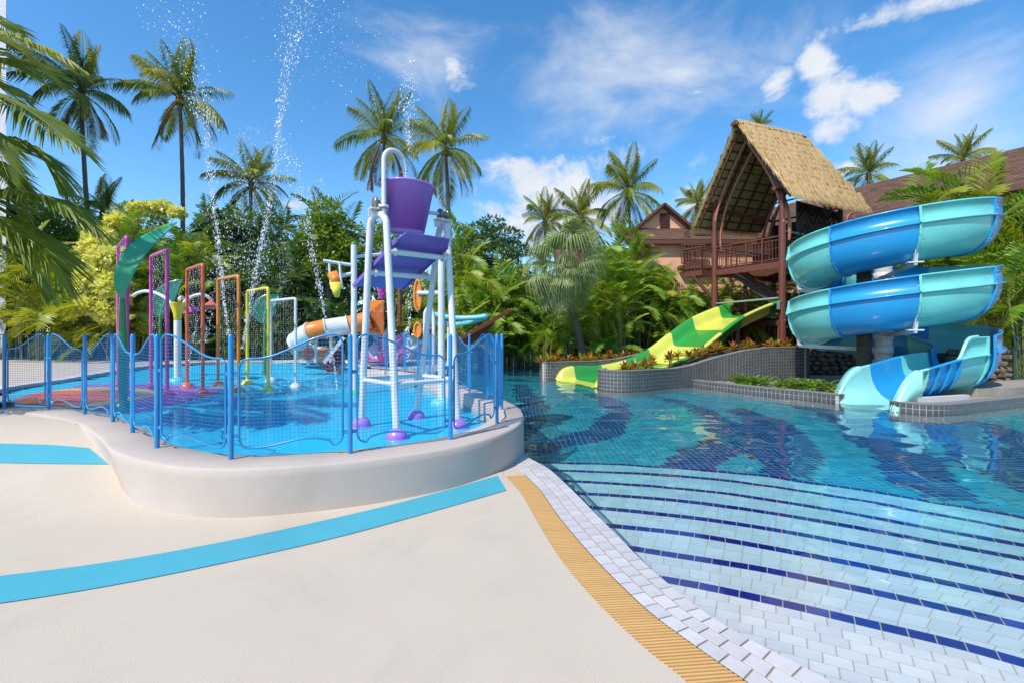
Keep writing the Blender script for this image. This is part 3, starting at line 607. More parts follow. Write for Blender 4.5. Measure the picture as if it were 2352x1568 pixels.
def build_bucket_tower():
    fz_ = .13; Lf, Ff, Rf, Bf = (Vector((x, y, fz_)) for x, y in ((-2.40, 7.28), (-1.615, 6.42), (-.844, 7.15), (-1.67, 7.97)))
    T = thing('bucket_tower', (-1.63, 7.2, fz_), 'white tubular tower holding a big purple tipping bucket in the splash pool', 'bucket tower')
    tops = {'L': Vector((-2.17, 6.98, 3.2)), 'F': Vector((-1.86, 6.78, 3.2)), 'R': Vector((-1.045, 7.42, 3.18)), 'B': Vector((-1.24, 7.66, 3.18))}
    for p, q, tp, tq in ((Lf, Ff, tops['L'], tops['F']), (Rf, Bf, tops['R'], tops['B'])):
        mid = (tp + tq) / 2; up = Vector((0, 0, .19)); b = MB()
        arc = [mid + (tp - mid) * math.cos(u) + up * math.sin(u) for u in np.linspace(0, math.pi, 11)]
        b.tube([p] + [p.lerp(tp, k / 6) for k in range(1, 6)] + arc + [q.lerp(tq, k / 6) for k in range(5, 0, -1)] + [q], .052, 16); b.build('leg_frame', M_wh, T)
        for f in (p, q): b = MB(); b.dome(f, .155, .16, 28); b.dome(f + Vector((0, 0, .0)), .17, .03, 28); b.build('foot_dome', M_pur, T)
    ends = {'L': (Lf, tops['L']), 'F': (Ff, tops['F']), 'R': (Rf, tops['R']), 'B': (Bf, tops['B'])}
    at = lambda k, z: ends[k][0].lerp(ends[k][1], (z - fz_) / (ends[k][1].z - fz_))
    for k1, k2 in ('LF', 'FR', 'RB', 'BL'): b = MB(); b.tube([at(k1, .88), at(k2, .88)], .036, 12); b.build('lower_bar', M_wh, T)
    for k1, k2, z in (('F', 'R', 2.81), ('L', 'B', 2.54)):
        a_, c_ = at(k1, z), at(k2, z); b = MB(); b.tube([a_, c_], .043, 12); b.build('cross_bar', M_wh, T)
        for t in (.1, .9): b = MB(); b.lathe([(.062, -.025), (.066, 0), (.062, .025)], 14, a_.lerp(c_, t), mx=(c_ - a_).to_track_quat('Z', 'Y').to_matrix()); b.build('collar', M_wh, T)
    u = (at('R', 2.81) - at('F', 2.81)); u.z = 0; u.normalize(); v = at('L', 2.54) - at('F', 2.81); v.z = 0; ln = v.length; v.normalize(); O = at('F', 2.81) + u * .06
    # sloping violet boards
    zb = lambda s_: 2.925 - .27 * s_ / ln
    for s0, s1, k in ((-.24, -.12, 0), (-.115, .17, 1), (.175, .42, 1), (.425, .66, 1), (.665, .84, 1), (.845, 1.0, 1)):
        z0, z1 = (zb(-.12) + .09, zb(-.12)) if k == 0 else (zb(s0), zb(s1)); t0, t1 = .0, .86; b = MB()
        c4 = [O + v * s0 + u * t0 + Vector((0, 0, z0 - O.z)), O + v * s0 + u * t1 + Vector((0, 0, z0 - O.z)), O + v * s1 + u * t1 + Vector((0, 0, z1 - O.z)), O + v * s1 + u * t0 + Vector((0, 0, z1 - O.z))]
        if k == 0: c4[0] += u * .06; c4[1] -= u * .06
        b.add(c4 + [q + Vector((0, 0, -.022)) for q in c4], [(0, 1, 2, 3), (7, 6, 5, 4), (0, 4, 5, 1), (1, 5, 6, 2), (2, 6, 7, 3), (3, 7, 4, 0)]); b.build('board', M_vio, T)
    for t in (.0, .86):
        b = MB(); b.beam(O + v * -.12 + u * t + Vector((0, 0, zb(-.12) - O.z - .02)), O + v * 1.0 + u * t + Vector((0, 0, zb(1.0) - O.z - .02)), .022, .06); b.build('board_rail', M_vio, T)
    # bucket
    bc = Vector((-1.665, 7.2, 3.2)); b = MB()
    b.lathe([(.001, .03), (.26, .03), (.285, .0), (.40, .68), (.425, .685), (.432, .70), (.425, .715), (.395, .715), (.375, .68), (.27, .06), (.001, .06)], 48, bc, mx=Matrix.Rotation(R(2), 3, 'Y')); b.build('bucket', M_pur, T)
    ax = (tops['R'] + tops['B']) / 2 - (tops['L'] + tops['F']) / 2; ax.z = 0; ax.normalize(); mx = ax.to_track_quat('Z', 'Y').to_matrix()
    for s_, c_ in ((-1, (tops['L'] + tops['F']) / 2), (1, (tops['R'] + tops['B']) / 2)):
        c_ = Vector((c_.x, c_.y, 3.36)); b = MB()
        b.box(c_ + Vector((0, 0, .10)), (.26, .16, .025), rz=math.atan2(ax.y, ax.x))
        for e in (-.08, .08): b.beam(c_ + ax * e + Vector((0, 0, -.02)), c_ + ax * e * 1.1 + Vector((0, 0, .10)), .02, .13)
        b.build('bearing_bracket', M_wh, T)
        b = MB(); b.lathe([(.001, -.07), (.085, -.07), (.085, -.03), (.045, -.03), (.045, .05), (.08, .05), (.08, .08), (.001, .08)], 18, c_ + Vector((0, 0, .20)), mx=mx); b.build('bearing', mat('grey_cast_metal', (.32, .3, .27), .4, (.2, .18, .15), 12, metal=.6), T)
        b = MB(); b.tube([c_ + Vector((0, 0, .20)), bc + Vector((0, 0, .36)) + ax * s_ * .33], .03, 10); b.build('axle', M_wh, T)
    # filling spout
    p0 = Vector((-1.905, 6.80, 3.32)); dr = (bc - p0); dr.z = 0; dr.normalize(); dr = (dr + Vector((.35, 0, 0))).normalized(); top = 4.19; rr = .175
    path = [p0, p0 + Vector((0, 0, .4)), Vector((p0.x, p0.y, top))] + [Vector((p0.x, p0.y, top)) + dr * rr * (1 - math.cos(a)) + Vector((0, 0, rr * math.sin(a))) for a in np.linspace(0, math.pi * .93, 13)[1:]]
    path.append(path[-1] + Vector((0, 0, -.13)) + dr * .03); b = MB(); b.tube(path, .036, 14); b.build('spout_pipe', M_wh, T)
    b = MB(); b.lathe([(.06, -.02), (.075, -.02), (.075, .02), (.04, .025)], 16, p0 + Vector((0, 0, .16))); b.build('pipe_flange', M_wh, T)
    for k in range(4): b = MB(); b.lathe([(.012, 0), (.012, .035), (.001, .036)], 6, p0 + Vector((.065 * math.cos(k * 1.57 + .4), .065 * math.sin(k * 1.57 + .4), .17))); b.build('bolt', M_steel, T)
build_bucket_tower()
ARCH = [((292, 909), (272, 886), 3.60, M_mag, 'tallest magenta'), ((384, 908), (347, 891), 3.38, M_mag, 'second magenta'), ((466, 905), (430, 889), 3.14, M_red, 'orange red'), ((548, 899), (501, 885), 2.97, M_or, 'orange'), ((616, 896), (568, 881), 2.73, M_ye, 'yellow'), ((679, 889), (622, 875), 2.53, M_wh, 'white')]
ARCHP = []
for (fa, ba, zt, m, nm) in ARCH:
    p, q = on_floor(*fa), on_floor(*ba); h = .10; pt, qt = Vector((p.x, p.y, zt)), Vector((q.x, q.y, zt)); e = (q - p); e.z = 0; e.normalize(); Z = Vector((0, 0, 1))
    t = thing('water_arch', (p + q) / 2, f'{nm} square pipe arch raining water in the splash pool', 'water arch', 'row of rainbow water arches')
    cornr = lambda c, a_, b_: [c - a_ * .07, c - a_ * .035 + b_ * .008, c - a_ * .01 + b_ * .03, c + b_ * .07]
    b = MB(); b.tube([p, p.lerp(pt, .5)] + cornr(pt, Z, e) + cornr(qt, e, -Z) + [q.lerp(qt, .5), q], .037, 14); b.build('pipe', m, t)
    for f in (p, q): b = MB(); b.dome(f, .15, .13); b.dome(f, .165, .025); b.build('foot_dome', m, t)
    ARCHP.append((pt, qt, zt))
def leaf_blade(center, widths, normal_hint, m, parent, cup=.25, thick=.02, name='leaf_blade'):
    c = resample(cr(center, 6), 30); w = np.interp(np.linspace(0, 1, 30), np.linspace(0, 1, len(widths)), widths); rings = []
    for i in range(30):
        t = (c[min(i + 1, 29)] - c[max(i - 1, 0)]).normalized(); s_ = t.cross(Vector(normal_hint)).normalized(); n = s_.cross(t); r = []
        for sg in (1, -1):
            for k in (range(-4, 5) if sg > 0 else range(4, -5, -1)): u_ = k / 4; r.append(c[i] + s_ * w[i] * u_ + n * (cup * w[i] * u_ * u_ + sg * thick / 2))
        rings.append(r)
    b = MB(); b.loft(rings, closed=True); b.build(name, m, parent)
def build_leaves():
    base = on_floor(283, 943); t = thing('leaf_sculpture', base, 'tall leaf shaped water feature with long pale green blade bending right', 'leaf sculpture', 'green leaf water features')
    Y = base.y; b = MB(); top = P(281, 690, Y); b.tube([base, base.lerp(top, .3), base.lerp(top, .6), base.lerp(top, .9), top + Vector((0, 0, .2))], [.062, .07, .072, .05, .03], 14); b.build('stem', M_gr2, t)
    b = MB(); b.dome(base, .17, .2); b.build('foot_dome', M_gr2, t)
    leaf_blade([P(281, 686, Y - .12), P(280, 655, Y - .16), P(296, 610, Y - .1), P(322, 572, Y + .05), P(355, 545, Y + .3), P(385, 526, Y + .5), P(406, 511, Y + .7)], [.03, .12, .155, .15, .12, .055, .008], (.35, -1, .35), M_gr, t, .25)
    for x0, yb, ytop, Yd, pts, w, lab in ((367, 846, 720, 12.8, [(367, 728), (372, 705), (384, 680), (402, 657), (420, 643)], [.1, .30, .33, .22, .01], 'dark green paddle leaf feature behind the magenta arch'), (607, 840, 735, 14.2, [(606, 742), (607, 722), (614, 700), (628, 688), (640, 680)], [.12, .33, .36, .26, .03], 'dark green paddle leaf feature behind the yellow arch')):
        base = P(x0, HY + F * (EZ - .2) / Yd, Yd); t = thing('leaf_sculpture', base, lab, 'leaf sculpture', 'green leaf water features'); b = MB(); b.tube([base, P(x0 + 1, ytop, Yd)], [.05, .03], 10); b.build('stem', M_gr2, t)
        b = MB(); b.dome(base, .15, .12); b.build('foot_dome', M_gr2, t); leaf_blade([P(x, y, Yd + k * .05) for k, (x, y) in enumerate(pts)], w, (.1, -1, .2), paint('dark_leaf_green', (.008, .14, .09)), t, .2)
        b = MB(); b.tube([P(x, y, Yd - .06) for x, y in pts], [.02, .02, .015, .012, .006], 6)
        for k, (x, y) in enumerate(pts[1:4]):
            for s_ in (-1, 1): b.tube([P(x, y, Yd - .06), P(x + s_ * 12, y - 12, Yd - .09)], [.012, .005], 5)
        b.build('leaf_vein', M_gr, t)
build_leaves()
def cup(c, d, m, parent, r=.17):                                   # umbrella shaped spray cup
    mx = Vector(d).to_track_quat('Z', 'Y').to_matrix(); b = MB(); b.lathe([(.03, -.05), (.05, .0), (.12, .05), (r, .14), (r + .01, .15), (r - .01, .145), (.1, .06), (.001, .03)], 22, c, mx=mx); b.build('spray_cup', m, parent)
def build_funnel():
    Y = 12.0; base = P(408, HY + F * (EZ - .34) / Y, Y); t = thing('spray_tree', base, 'white post with yellow funnel and three curved arms ending in orange and pink cups', 'spray tree')
    b = MB(); b.tube([base, P(408, 735, Y)], .085, 16); b.build('post', M_wh, t); b = MB(); b.dome(base, .22, .14); b.build('foot_dome', M_cy, t)
    c = P(408, 734, Y); b = MB(); b.lathe([(.07, 0), (.085, .02), (.10, .16), (.15, .32), (.185, .42), (.195, .44), (.18, .44), (.12, .25), (.001, .2)], 28, c); b.build('funnel', M_ye, t)
    arms = [([(395, 700), (382, 686), (360, 674), (335, 669), (315, 674), (306, 681)], (300, 690), (-.7, -.3, -.8), M_or), ([(418, 702), (430, 688), (452, 678), (468, 678), (480, 684), (486, 692)], (485, 702), (.1, -.2, -1), M_red), ([(412, 690), (414, 684), (420, 684), (428, 693), (433, 703)], (437, 713), (.1, .2, -1), M_mag)]
    for k, (pp, cp, d, m) in enumerate(arms):
        yy = [Y + (.05 * j if k != 2 else .12 * j) for j in range(len(pp))]; b = MB(); b.tube(cr([P(x, y, y_) for (x, y), y_ in zip(pp, yy)], 5), .042, 10); b.build('curved_arm', M_wh, t); q = P(*cp, yy[-1]); cup(q + Vector((0, 0, .1)), d, m, t, .21)
build_funnel()
def build_tipping_frame():
    Y = 11.2; a = P(813, HY + F * (EZ - .13) / Y, Y); t = thing('tipping_cone_frame', a, 'white post frame left of the bucket tower with small tipping cones hanging from it', 'tipping cone frame')
    b = MB(); b.tube([a, P(813, 562, Y)], .072, 14); b.build('post', M_wh, t); b = MB(); b.lathe([(.074, 0), (.076, .04), (.05, .07), (.001, .075)], 14, P(813, 563, Y)); b.build('post_cap', M_gr2, t); b = MB(); b.dome(a, .2, .12); b.build('foot_dome', M_gr, t)
    for p0, p1 in (((813, 610), (742, 599)), ((813, 628), (755, 637)), ((813, 590), (893, 583))):
        b = MB(); b.tube([P(*p0, Y), P(*p1, Y - .25 if p1[0] < 800 else Y + .6)], .042, 10); b.build('cross_bar', M_wh, t)
    for x in (756, 780):
        b = MB(); b.tube(cr([P(x, 602, Y - .2), P(x + 1, 618, Y - .2), P(x + 3, 640, Y - .2), P(x + 6, 664, Y - .2)], 4), .03, 8); b.build('hanger', M_wh, t)
    for c, e, r0, r1, m in (((763, 628), (776, 652), .13, .10, M_or), ((771, 650), (774, 682), .15, .06, M_ye)):
        p, q = P(*c, Y - .2), P(*e, Y - .2); b = MB(); b.lathe([(r0 * .85, .03), (r0, 0), (r1, (q - p).length), (.001, (q - p).length + .02)], 18, p, mx=(q - p).to_track_quat('Z', 'Y').to_matrix()); b.build('tipping_cone', m, t)
    # pole and bar on the right, with orange rings
    Y2 = 9.57; a2 = P(1014, HY + F * (EZ - .13) / Y2, Y2); t2 = thing('ring_pole', a2, 'white pole on cyan foot behind the bucket tower carrying orange spinning rings', 'ring pole')
    b = MB(); b.tube([a2, P(1014, 560, Y2)], .075, 14); b.build('post', M_wh, t2); b = MB(); b.dome(a2, .25, .14); b.build('foot_dome', M_cy, t2); b = MB(); b.tube([P(1014, 673, Y2), P(960, 673, Y2 + .2)], .045, 10); b.build('cross_bar', M_wh, t2)
    for y0, y1 in ((643, 714), (742, 775)):
        c, h = P(959, (y0 + y1) / 2, Y2 + .2), (y1 - y0) / 2 * Y2 / F; b = MB(); b.tube([c + Vector((.07 * math.cos(a_), .02, h * math.sin(a_))) for a_ in np.linspace(0, 2 * math.pi, 29)[:-1]], .028, 8, closed=True)
        b.box(c + Vector((0, .03, 0)), (.09, .02, h * 1.5)); b.build('orange_ring', M_or, t2)
    p = P(877, 655, 11.6); t3 = thing('hanging_cone', p, 'small magenta cone hanging under the violet board of the bucket tower', 'cone'); b = MB(); b.lathe([(.06, -.4), (.075, -.36), (.15, .02), (.16, .04), (.14, .03), (.001, -.2)], 18, p + Vector((0, 0, .05))); b.build('cone', M_mag, t3); b = MB(); b.tube([p + Vector((0, 0, .05)), P(877, 586, 11.6)], .03, 8); b.build('hanger', M_wh, t3)
build_tipping_frame()
def build_playset():
    t = thing('tube_slide', P(730, 822, 16), 'orange and white banded tube slide curling down behind the arches', 'slide')
    path = cr([P(850, 735, 17.2), P(805, 746, 17.0), P(760, 753, 16.8), P(715, 762, 16.6), P(686, 780, 16.9), P(690, 800, 17.5), P(730, 815, 17.8), P(770, 822, 17.2), P(765, 829, 16.2)], 8)
    path = resample(path, 49); seg = [(0, 6), (6, 12), (12, 16), (16, 22), (22, 28), (28, 34), (34, 40)]
    for k, (i, j) in enumerate(seg):
        rr = [.34] * (j - i + 1); pts = path[i:j + 1]; b = MB(); b.tube(pts, rr, 22, caps=False); b.tube(pts, [.32] * len(rr), 22, caps=False); b.build('tube_section', M_or if k % 2 == 0 else M_wh, t)
        b = MB(); d = (pts[-1] - pts[-2]).normalized(); b.lathe([(.335, -.02), (.385, -.02), (.385, .02), (.335, .02)], 22, pts[-1], mx=d.to_track_quat('Z', 'Y').to_matrix()); b.build('joint_ring', M_wh, t)
    b = MB(); pts = path[40:]; rings = []
    for q, (dx) in zip(pts, range(len(pts))): rings.append([q + Vector((.34 * math.cos(a), 0, .34 * math.sin(a) - .1)) for a in np.linspace(math.pi, 2 * math.pi, 10)])
    b.loft(rings); b.build('exit_chute', M_red, t)
    for x in (725, 760): b = MB(); b.tube([P(x, 832, 16.9), P(x, 775, 16.9)], .06, 10); b.build('support', M_wh, t)
    b = MB(); b.beam(P(745, 832, 16.4), P(790, 775, 16.6), .3, .12); b.build('support_plate', M_wh, t)
    # entry box
    t = thing('entry_panel', P(850, 830, 17.4), 'orange angular entry panel at the top of the tube slide', 'panel'); b = MB()
    pr = [(818, 745), (845, 690), (882, 690), (882, 768), (830, 768)]; A = [P(x, y, 17.3) for x, y in pr]; Bq = [P(x, y, 18.3) for x, y in pr]; n = len(pr); b.add(A, [tuple(range(n))[::-1]]); b.add(Bq, [tuple(range(n))])
    for i in range(n): b.add([A[i], A[(i + 1) % n], Bq[(i + 1) % n], Bq[i]], [(0, 1, 2, 3)])
    b.build('panel_box', M_or, t)
    b = MB(); b.add([A[0] + Vector((0, -.02, 0)), A[3] + Vector((0, -.02, 0)), A[2] + Vector((-.03, -.02, -.03))], [(0, 1, 2)]); b.build('lower_panel', paint('burnt_orange', (.5, .12, .02)), t)
    for x in (835, 880): b = MB(); b.tube([P(x, 833, 17.8), P(x, 766, 17.8)], .05, 8); b.build('post', M_wh, t)
    # ball on post
    t = thing('spray_ball', P(708, 836, 15.4), 'red spray ball on a short white post under the tube slide', 'spray ball'); b = MB(); b.ball(P(708, 812, 15.4), .215, 20); b.build('ball', M_red, t); b = MB(); b.tube([P(708, 838, 15.4), P(708, 825, 15.4)], .05, 8); b.build('post', M_wh, t)
    # pink and white slide
    for k, (pts, lab) in enumerate((([(915, 770, 18.6), (895, 795, 18.0), (870, 822, 17.2), (850, 830, 16.6)], 'left pink and white striped slide behind the blue fence'), ([(965, 790, 18.4), (945, 805, 17.8), (915, 825, 17.0), (892, 832, 16.4)], 'right pink and white striped slide behind the blue fence'))):
        t = thing('small_slide', P(*pts[-1]), lab, 'slide', 'pair of pink slides'); c = resample(cr([P(*q) for q in pts], 6), 25)
        for j in range(4):
            rings = []
            for i in range(j * 6, j * 6 + 7):
                d = (c[min(i + 1, 24)] - c[max(i - 1, 0)]); s_ = Vector((-d.y, d.x, 0)).normalized(); rings.append([c[i] + s_ * x + Vector((0, 0, z)) for x, z in ((-.5, .34), (-.42, .34), (-.34, .02), (0, 0), (.34, .02), (.42, .34), (.5, .34), (.5, .27), (.38, -.05), (-.38, -.05), (-.5, .27))])
            b = MB(); b.loft(rings, closed=True); b.build('slide_section', paint('hot_pink_gloss', (.78, .06, .30)) if j % 2 else M_wh, t)
        b = MB(); b.tube([c[2] + Vector((0, 0, -2)), c[2]], .05, 8); b.build('support', M_wh, t)
    # white shower hoop, cyan hoop seat, brown pole
    t = thing('shower_hoop', P(985, 838, 14), 'white bent pipe hoop behind the right fence panels', 'pipe hoop'); b = MB(); b.tube(cr([P(976, 835, 14), P(976, 735, 14), P(978, 716, 14), P(986, 708, 14), P(994, 718, 14), P(996, 740, 14), P(996, 840, 14)], 5), .06, 10); b.build('pipe', M_wh, t)
    t = thing('hoop_sculpture', P(1040, 835, 16), 'long pale cyan loop on a slim post beside the brown canopy beam', 'loop sculpture'); b = MB(); c = [P(988, 722, 16), P(998, 722, 16), P(1040, 730, 15.6), P(1090, 730, 15.4), P(1116, 727, 15.3), P(1096, 736, 15.6), P(1050, 745, 16), P(1005, 740, 16.2), P(987, 731, 16.2)]
    b.tube(cr(c, 6, True), .085, 10, closed=True); b.build('loop', M_cy, t); b = MB(); b.tube([P(1030, 836, 16), P(1030, 740, 16)], .05, 8); b.build('post', M_wh, t)
    M_bw = mat('red_brown_wood', (.20, .055, .028), .55, (.14, .04, .02), 6); t = thing('canopy_beam', P(1062, 785, 17.5), 'sloping red brown canopy beam behind the fence, rising to the right', 'beam'); b = MB(); b.beam(P(1045, 786, 17.5), P(1172, 713, 18.5), .09, .14); b.build('beam', M_bw, t)
    b = MB(); b.add([P(1060, 782, 17.55), P(1140, 735, 18.2), P(1120, 762, 18.2), P(1062, 805, 17.6)], [(0, 1, 2, 3)]); b.build('canopy_cloth', mat('rust_canvas', (.17, .045, .03), .9), t)
    for x, Y in ((918, 19), (868, 19.4)): t = thing('brown_post', P(x, 836, Y), 'thin red brown post standing ' + ('between the pink slides' if x > 900 else 'right of the orange panel'), 'post'); b = MB(); b.tube([P(x, 838, Y), P(x, 640 if x > 900 else 700, Y)], .09, 10); b.build('shaft', M_bw, t)
    # handrails at the far side of the pool
    for x, lab in ((1165, 'left'), (1205, 'right')):
        Y = 22; t = thing('handrail', P(x, 842, Y), f'{lab} stainless steel pool handrail at the far pool edge', 'handrail', 'pool handrails'); b = MB(); b.tube(cr([P(x, 846, Y - .6), P(x + 1, 815, Y - .6), P(x + 25, 796, Y + .4), P(x + 38, 796, Y + .6), P(x + 39, 836, Y + .6)], 5), .03, 8); b.tube([P(x + 14, 842, Y), P(x + 14, 805, Y)], .028, 8); b.build('rail', M_steel, t)
    t = thing('rounded_block', P(1196, 820, 23.5), 'pale rounded concrete block beside the far pool handrails', 'block'); b = MB(); b.lathe([(1.6, 0), (1.6, .5), (1.4, .62), (.001, .64)], 32, P(1170, 832, 25.2)); b.build('block_body', M_white_deck, t)
build_playset()
# ================================================================ BIG SLIDES, THATCHED TOWER
M_aq = paint('aqua_fibreglass', (.17, .62, .58), .34, .3); M_bl = paint('azure_fibreglass', (.012, .30, .64), .34, .3); M_gy = paint('green_fibreglass', (.025, .30, .035), .3, .5); M_yl = paint('lime_yellow_fibreglass', (.64, .66, .10), .3, .5)
M_pale_aq = paint('pale_aqua_fibreglass', (.28, .68, .64), .25, .5)
def build_spiral():
    C = Vector((10.28, 12.65, 0)); dc = Vector((-.631, -.776, 0)); rv = Vector((.776, -.631, 0)); T = thing('spiral_slide', (C.x, C.y, .12), 'open spiral water slide in blue and aqua sections winding down to the pool', 'water slide')
    pos = lambda psi, rad: C + (dc * math.cos(R(psi)) + rv * math.sin(R(psi))) * rad
    zfl = lambda psi: 4.066 + 1.6 * psi / 360                      # flange height, loops counted in degrees
    Rm, hw, dep, gh = 1.64, .58, .80, .42
    def section(o, out, zf_, guard):                               # closed thin wall ring of the flume at centre o, outward direction out
        pr = []
        g = guard
        if g > .02: pr += [(hw + .045, g), (hw, g), (hw, .02)]
        else: pr += [(hw + .02, .012), (hw + .01, .012), (hw, .01)]
        n = 14
        pr += [(hw * math.cos(a), -dep * math.sin(a) ** .9) for a in np.linspace(.02, math.pi - .02, n)]
        pr += [(-hw, .02), (-hw - .09, .02), (-hw - .09, -.01), (-hw - .025, -.012)]
        pr += [(-(hw + .03) * math.cos(a), -(dep + .03) * math.sin(a) ** .9) for a in np.linspace(.03, math.pi - .03, n)]
        pr += [(hw + .03, -.012), (hw + .10, -.012), (hw + .10, .02), (hw + .03, .022)]
        pr += [(hw + .03, max(g - .04, .022)), (hw + .045, max(g - .04, .022))]
        return [o + out * x + Vector((0, 0, zf_ + z)) for x, z in pr]
    def seam(o, out, zf_, g, tdir):                                # bolted joint rib standing proud of the shell
        inn = [(hw + .02, g if g > .02 else .02)] + [((hw + .03) * math.cos(a), -(dep + .03) * math.sin(a) ** .9) for a in np.linspace(.03, math.pi - .03, 16)]; ou = [(hw + .075, g if g > .02 else .02)] + [((hw + .075) * math.cos(a), -(dep + .075) * math.sin(a) ** .9) for a in np.linspace(.03, math.pi - .03, 16)]
        rg = []
        for pl, s_ in ((inn, -.018), (ou, -.018), (ou, .018), (inn, .018)): rg.append([o + out * x + Vector((0, 0, zf_ + z)) + tdir * s_ for x, z in pl])
        b = MB(); b.loft(rg + [rg[0]], sm=False); return b
    bounds = [-665 + 45 * k for k in range(0, 20)]                  # 45 degree pieces
    starts = []; p = 107
    while p > -665: starts.append((p - 45, p)); p -= 45
    starts = [(a, b_) for a, b_ in starts if a >= -667]
    col = 0
    for k, (a, b_) in enumerate([(107, 152)] + starts):
        m = M_bl if (round((a - 62) / 45) % 2 == 0) else M_aq; a = max(a, -665)
        rings = [section(pos(s_, Rm), (pos(s_, Rm) - C).normalized(), zfl(s_), gh) for s_ in np.linspace(b_, a, 10)]
        b = MB(); b.loft(rings, closed=True); sec = b.build('flume_section', m, T); o = pos(a, Rm); out = (o - C).normalized(); td = Vector((-out.y, out.x, 0)); b = seam(o, out, zfl(a), gh - .01, td); b.build('joint_flange', m, sec, loc=-T.location - sec.location)
        b = MB()
        for z, x in [(-.15, .66), (-.35, .62), (-.55, .5), (-.7, .33), (.15, .62), (.3, .62)]:
            c_ = o + out * (x + .05) + Vector((0, 0, zfl(a) + z))
            for e in (-.04, .04): b.ball(c_ + td * e, .011, 6)
        b.build('bolt', M_steel, sec, loc=-T.location - sec.location)
        # stiffener where the guard wall is bolted
        if k % 2 == 0: b = MB(); q = o + out * (hw + .06) - td * .03; b.add([q + Vector((0, 0, zfl(a) + .02)), q + out * .07 + Vector((0, 0, zfl(a) + .02)), q + Vector((0, 0, zfl(a) + .4)), q + td * .03 + Vector((0, 0, zfl(a) + .02)), q + td * .03 + out * .07 + Vector((0, 0, zfl(a) + .02)), q + td * .03 + Vector((0, 0, zfl(a) + .4))], [(0, 1, 2), (5, 4, 3), (1, 4, 5, 2), (0, 3, 4, 1)]); b.build('gusset', m, sec, loc=-T.location - sec.location)
    # run-out to the water
    e0 = -665; o0 = pos(e0, Rm); out = (o0 - C).normalized(); tdir = Vector((out.y, -out.x, 0)); tdir = tdir if tdir.dot(dc) > 0 else -tdir; Lr = 3.0; z0 = zfl(e0)
    segs = [(0, .92, M_aq), (.92, 1.25, M_bl), (1.25, 1.6, M_bl), (1.6, 1.95, M_bl), (1.95, 3.0, M_pale_aq)]
    zc = lambda t: z0 + (.72 - z0) * sst(0, 1, t / Lr * .85 + .15 * t / Lr)
    gd = lambda t: max(gh * (1 - sst(.45, .93, t) ** 2), 0) if t < .925 else 0.
    for t0, t1, m in segs:
        rings = []
        for t in np.linspace(t0, t1, 8):
            q = o0 + tdir * t; r_ = section(q, out, zc(t), gd(t))
            if t > 2.2:                                            # the lip rolls down to the water at the very end
                k = ((t - 2.2) / .8) ** 2.2; r_ = [v - Vector((0, 0, max(v.z - (WZ - .02), 0) * k * .93)) for v in r_]
            rings.append(r_)
        b = MB(); b.loft(rings, closed=True); sec = b.build('flume_section', m, T)
        q = o0 + tdir * t0; b = seam(q, out, zc(t0), gd(t0), tdir); b.build('joint_flange', m, sec, loc=-T.location - sec.location)
    b = MB(); b.tube([o0 + tdir * t + out * (hw + .02) + Vector((0, 0, zc(t) + gd(t) + .01)) for t in np.linspace(.3, .93, 14)] + [o0 + tdir * .95 + out * (hw + .03) + Vector((0, 0, zc(.95) - .05))], .035, 8); b.build('guard_edge', M_pale_aq, T)
    # pale end moulding
    rings = []
    for t in np.linspace(2.27, 3.01, 10):
        k = ((t - 2.2) / .8) ** 2.2; q = o0 + tdir * t; zt = zc(t); r_ = []
        for s_ in (-1, 1):
            pass
        for x, z in [(hw + .16, -.85), (hw + .16, .03), (hw + .02, .05), (hw - .02, .02)]: r_.append((x, z))
        rr = [q + out * x + Vector((0, 0, zt + z)) for x, z in r_]; rings.append([v - Vector((0, 0, max(v.z - (WZ - .02), 0) * k * .97)) for v in rr])
    b = MB(); b.loft(rings, closed=True); b.build('exit_lip', M_pale_aq, T)
    rings = [[2 * (o0 + tdir * t) - Vector((v.x, v.y, 0)) - Vector((0, 0, 2 * (o0.z) - 0)) + Vector((0, 0, v.z)) for v in rg] for rg, t in zip(rings, np.linspace(2.27, 3.01, 10))]
    rings = [[Vector((v.x, v.y, v.z)) for v in rg] for rg in rings]
    b = MB(); b.loft(rings, closed=True, flip=True); b.build('exit_lip', M_pale_aq, T)
    # column, arms
    M_gal = mat('galvanised_white', (.62, .63, .63), .45, (.5, .51, .52), 4)
    b = MB(); b.tube([Vector((C.x, C.y, .1)), Vector((C.x, C.y, 4.9))], .20, 24); b.lathe([(.4, .12), (.4, .16), (.2, .17)], 24, C); b.build('column', M_gal, T)
    for psi in (17, -73, -343, -433, -523):
        zz_ = zfl(psi) - dep - .09; q = pos(psi, Rm); o = (q - C).normalized(); b = MB(); b.beam(Vector((C.x, C.y, zz_ - .1)) + o * .18, q + o * .35 + Vector((0, 0, zz_)), .07, .1)
        b.lathe([(.205, -.12), (.225, -.12), (.225, .12), (.205, .12)], 20, Vector((C.x, C.y, zz_ - .1))); arm = b.build('support_arm', M_gal, T)
        b = MB(); b.beam(q + o * .35 + Vector((0, 0, zz_ - .03)), q + o * .42 + Vector((0, 0, zz_ + .34)), .06, .08); td = Vector((-o.y, o.x, 0)); b.box(q + o * .33 + Vector((0, 0, zz_ + .03)), (.3, .16, .03), rz=math.atan2(td.y, td.x)); b.build('bracket', M_gal, arm, loc=-T.location - arm.location)
    # start: a short level chute from the tower
    s0 = 152; o1 = pos(s0, Rm); ou = (o1 - C).normalized(); td = Vector((-ou.y, ou.x, 0)); td = td if td.dot(-dc) > 0 else -td
    rings = [section(o1 + td * t, ou, zfl(s0) + .04 * t, gh) for t in np.linspace(0, 2.2, 6)]; b = MB(); b.loft(rings, closed=True); b.build('flume_section', M_aq, T)
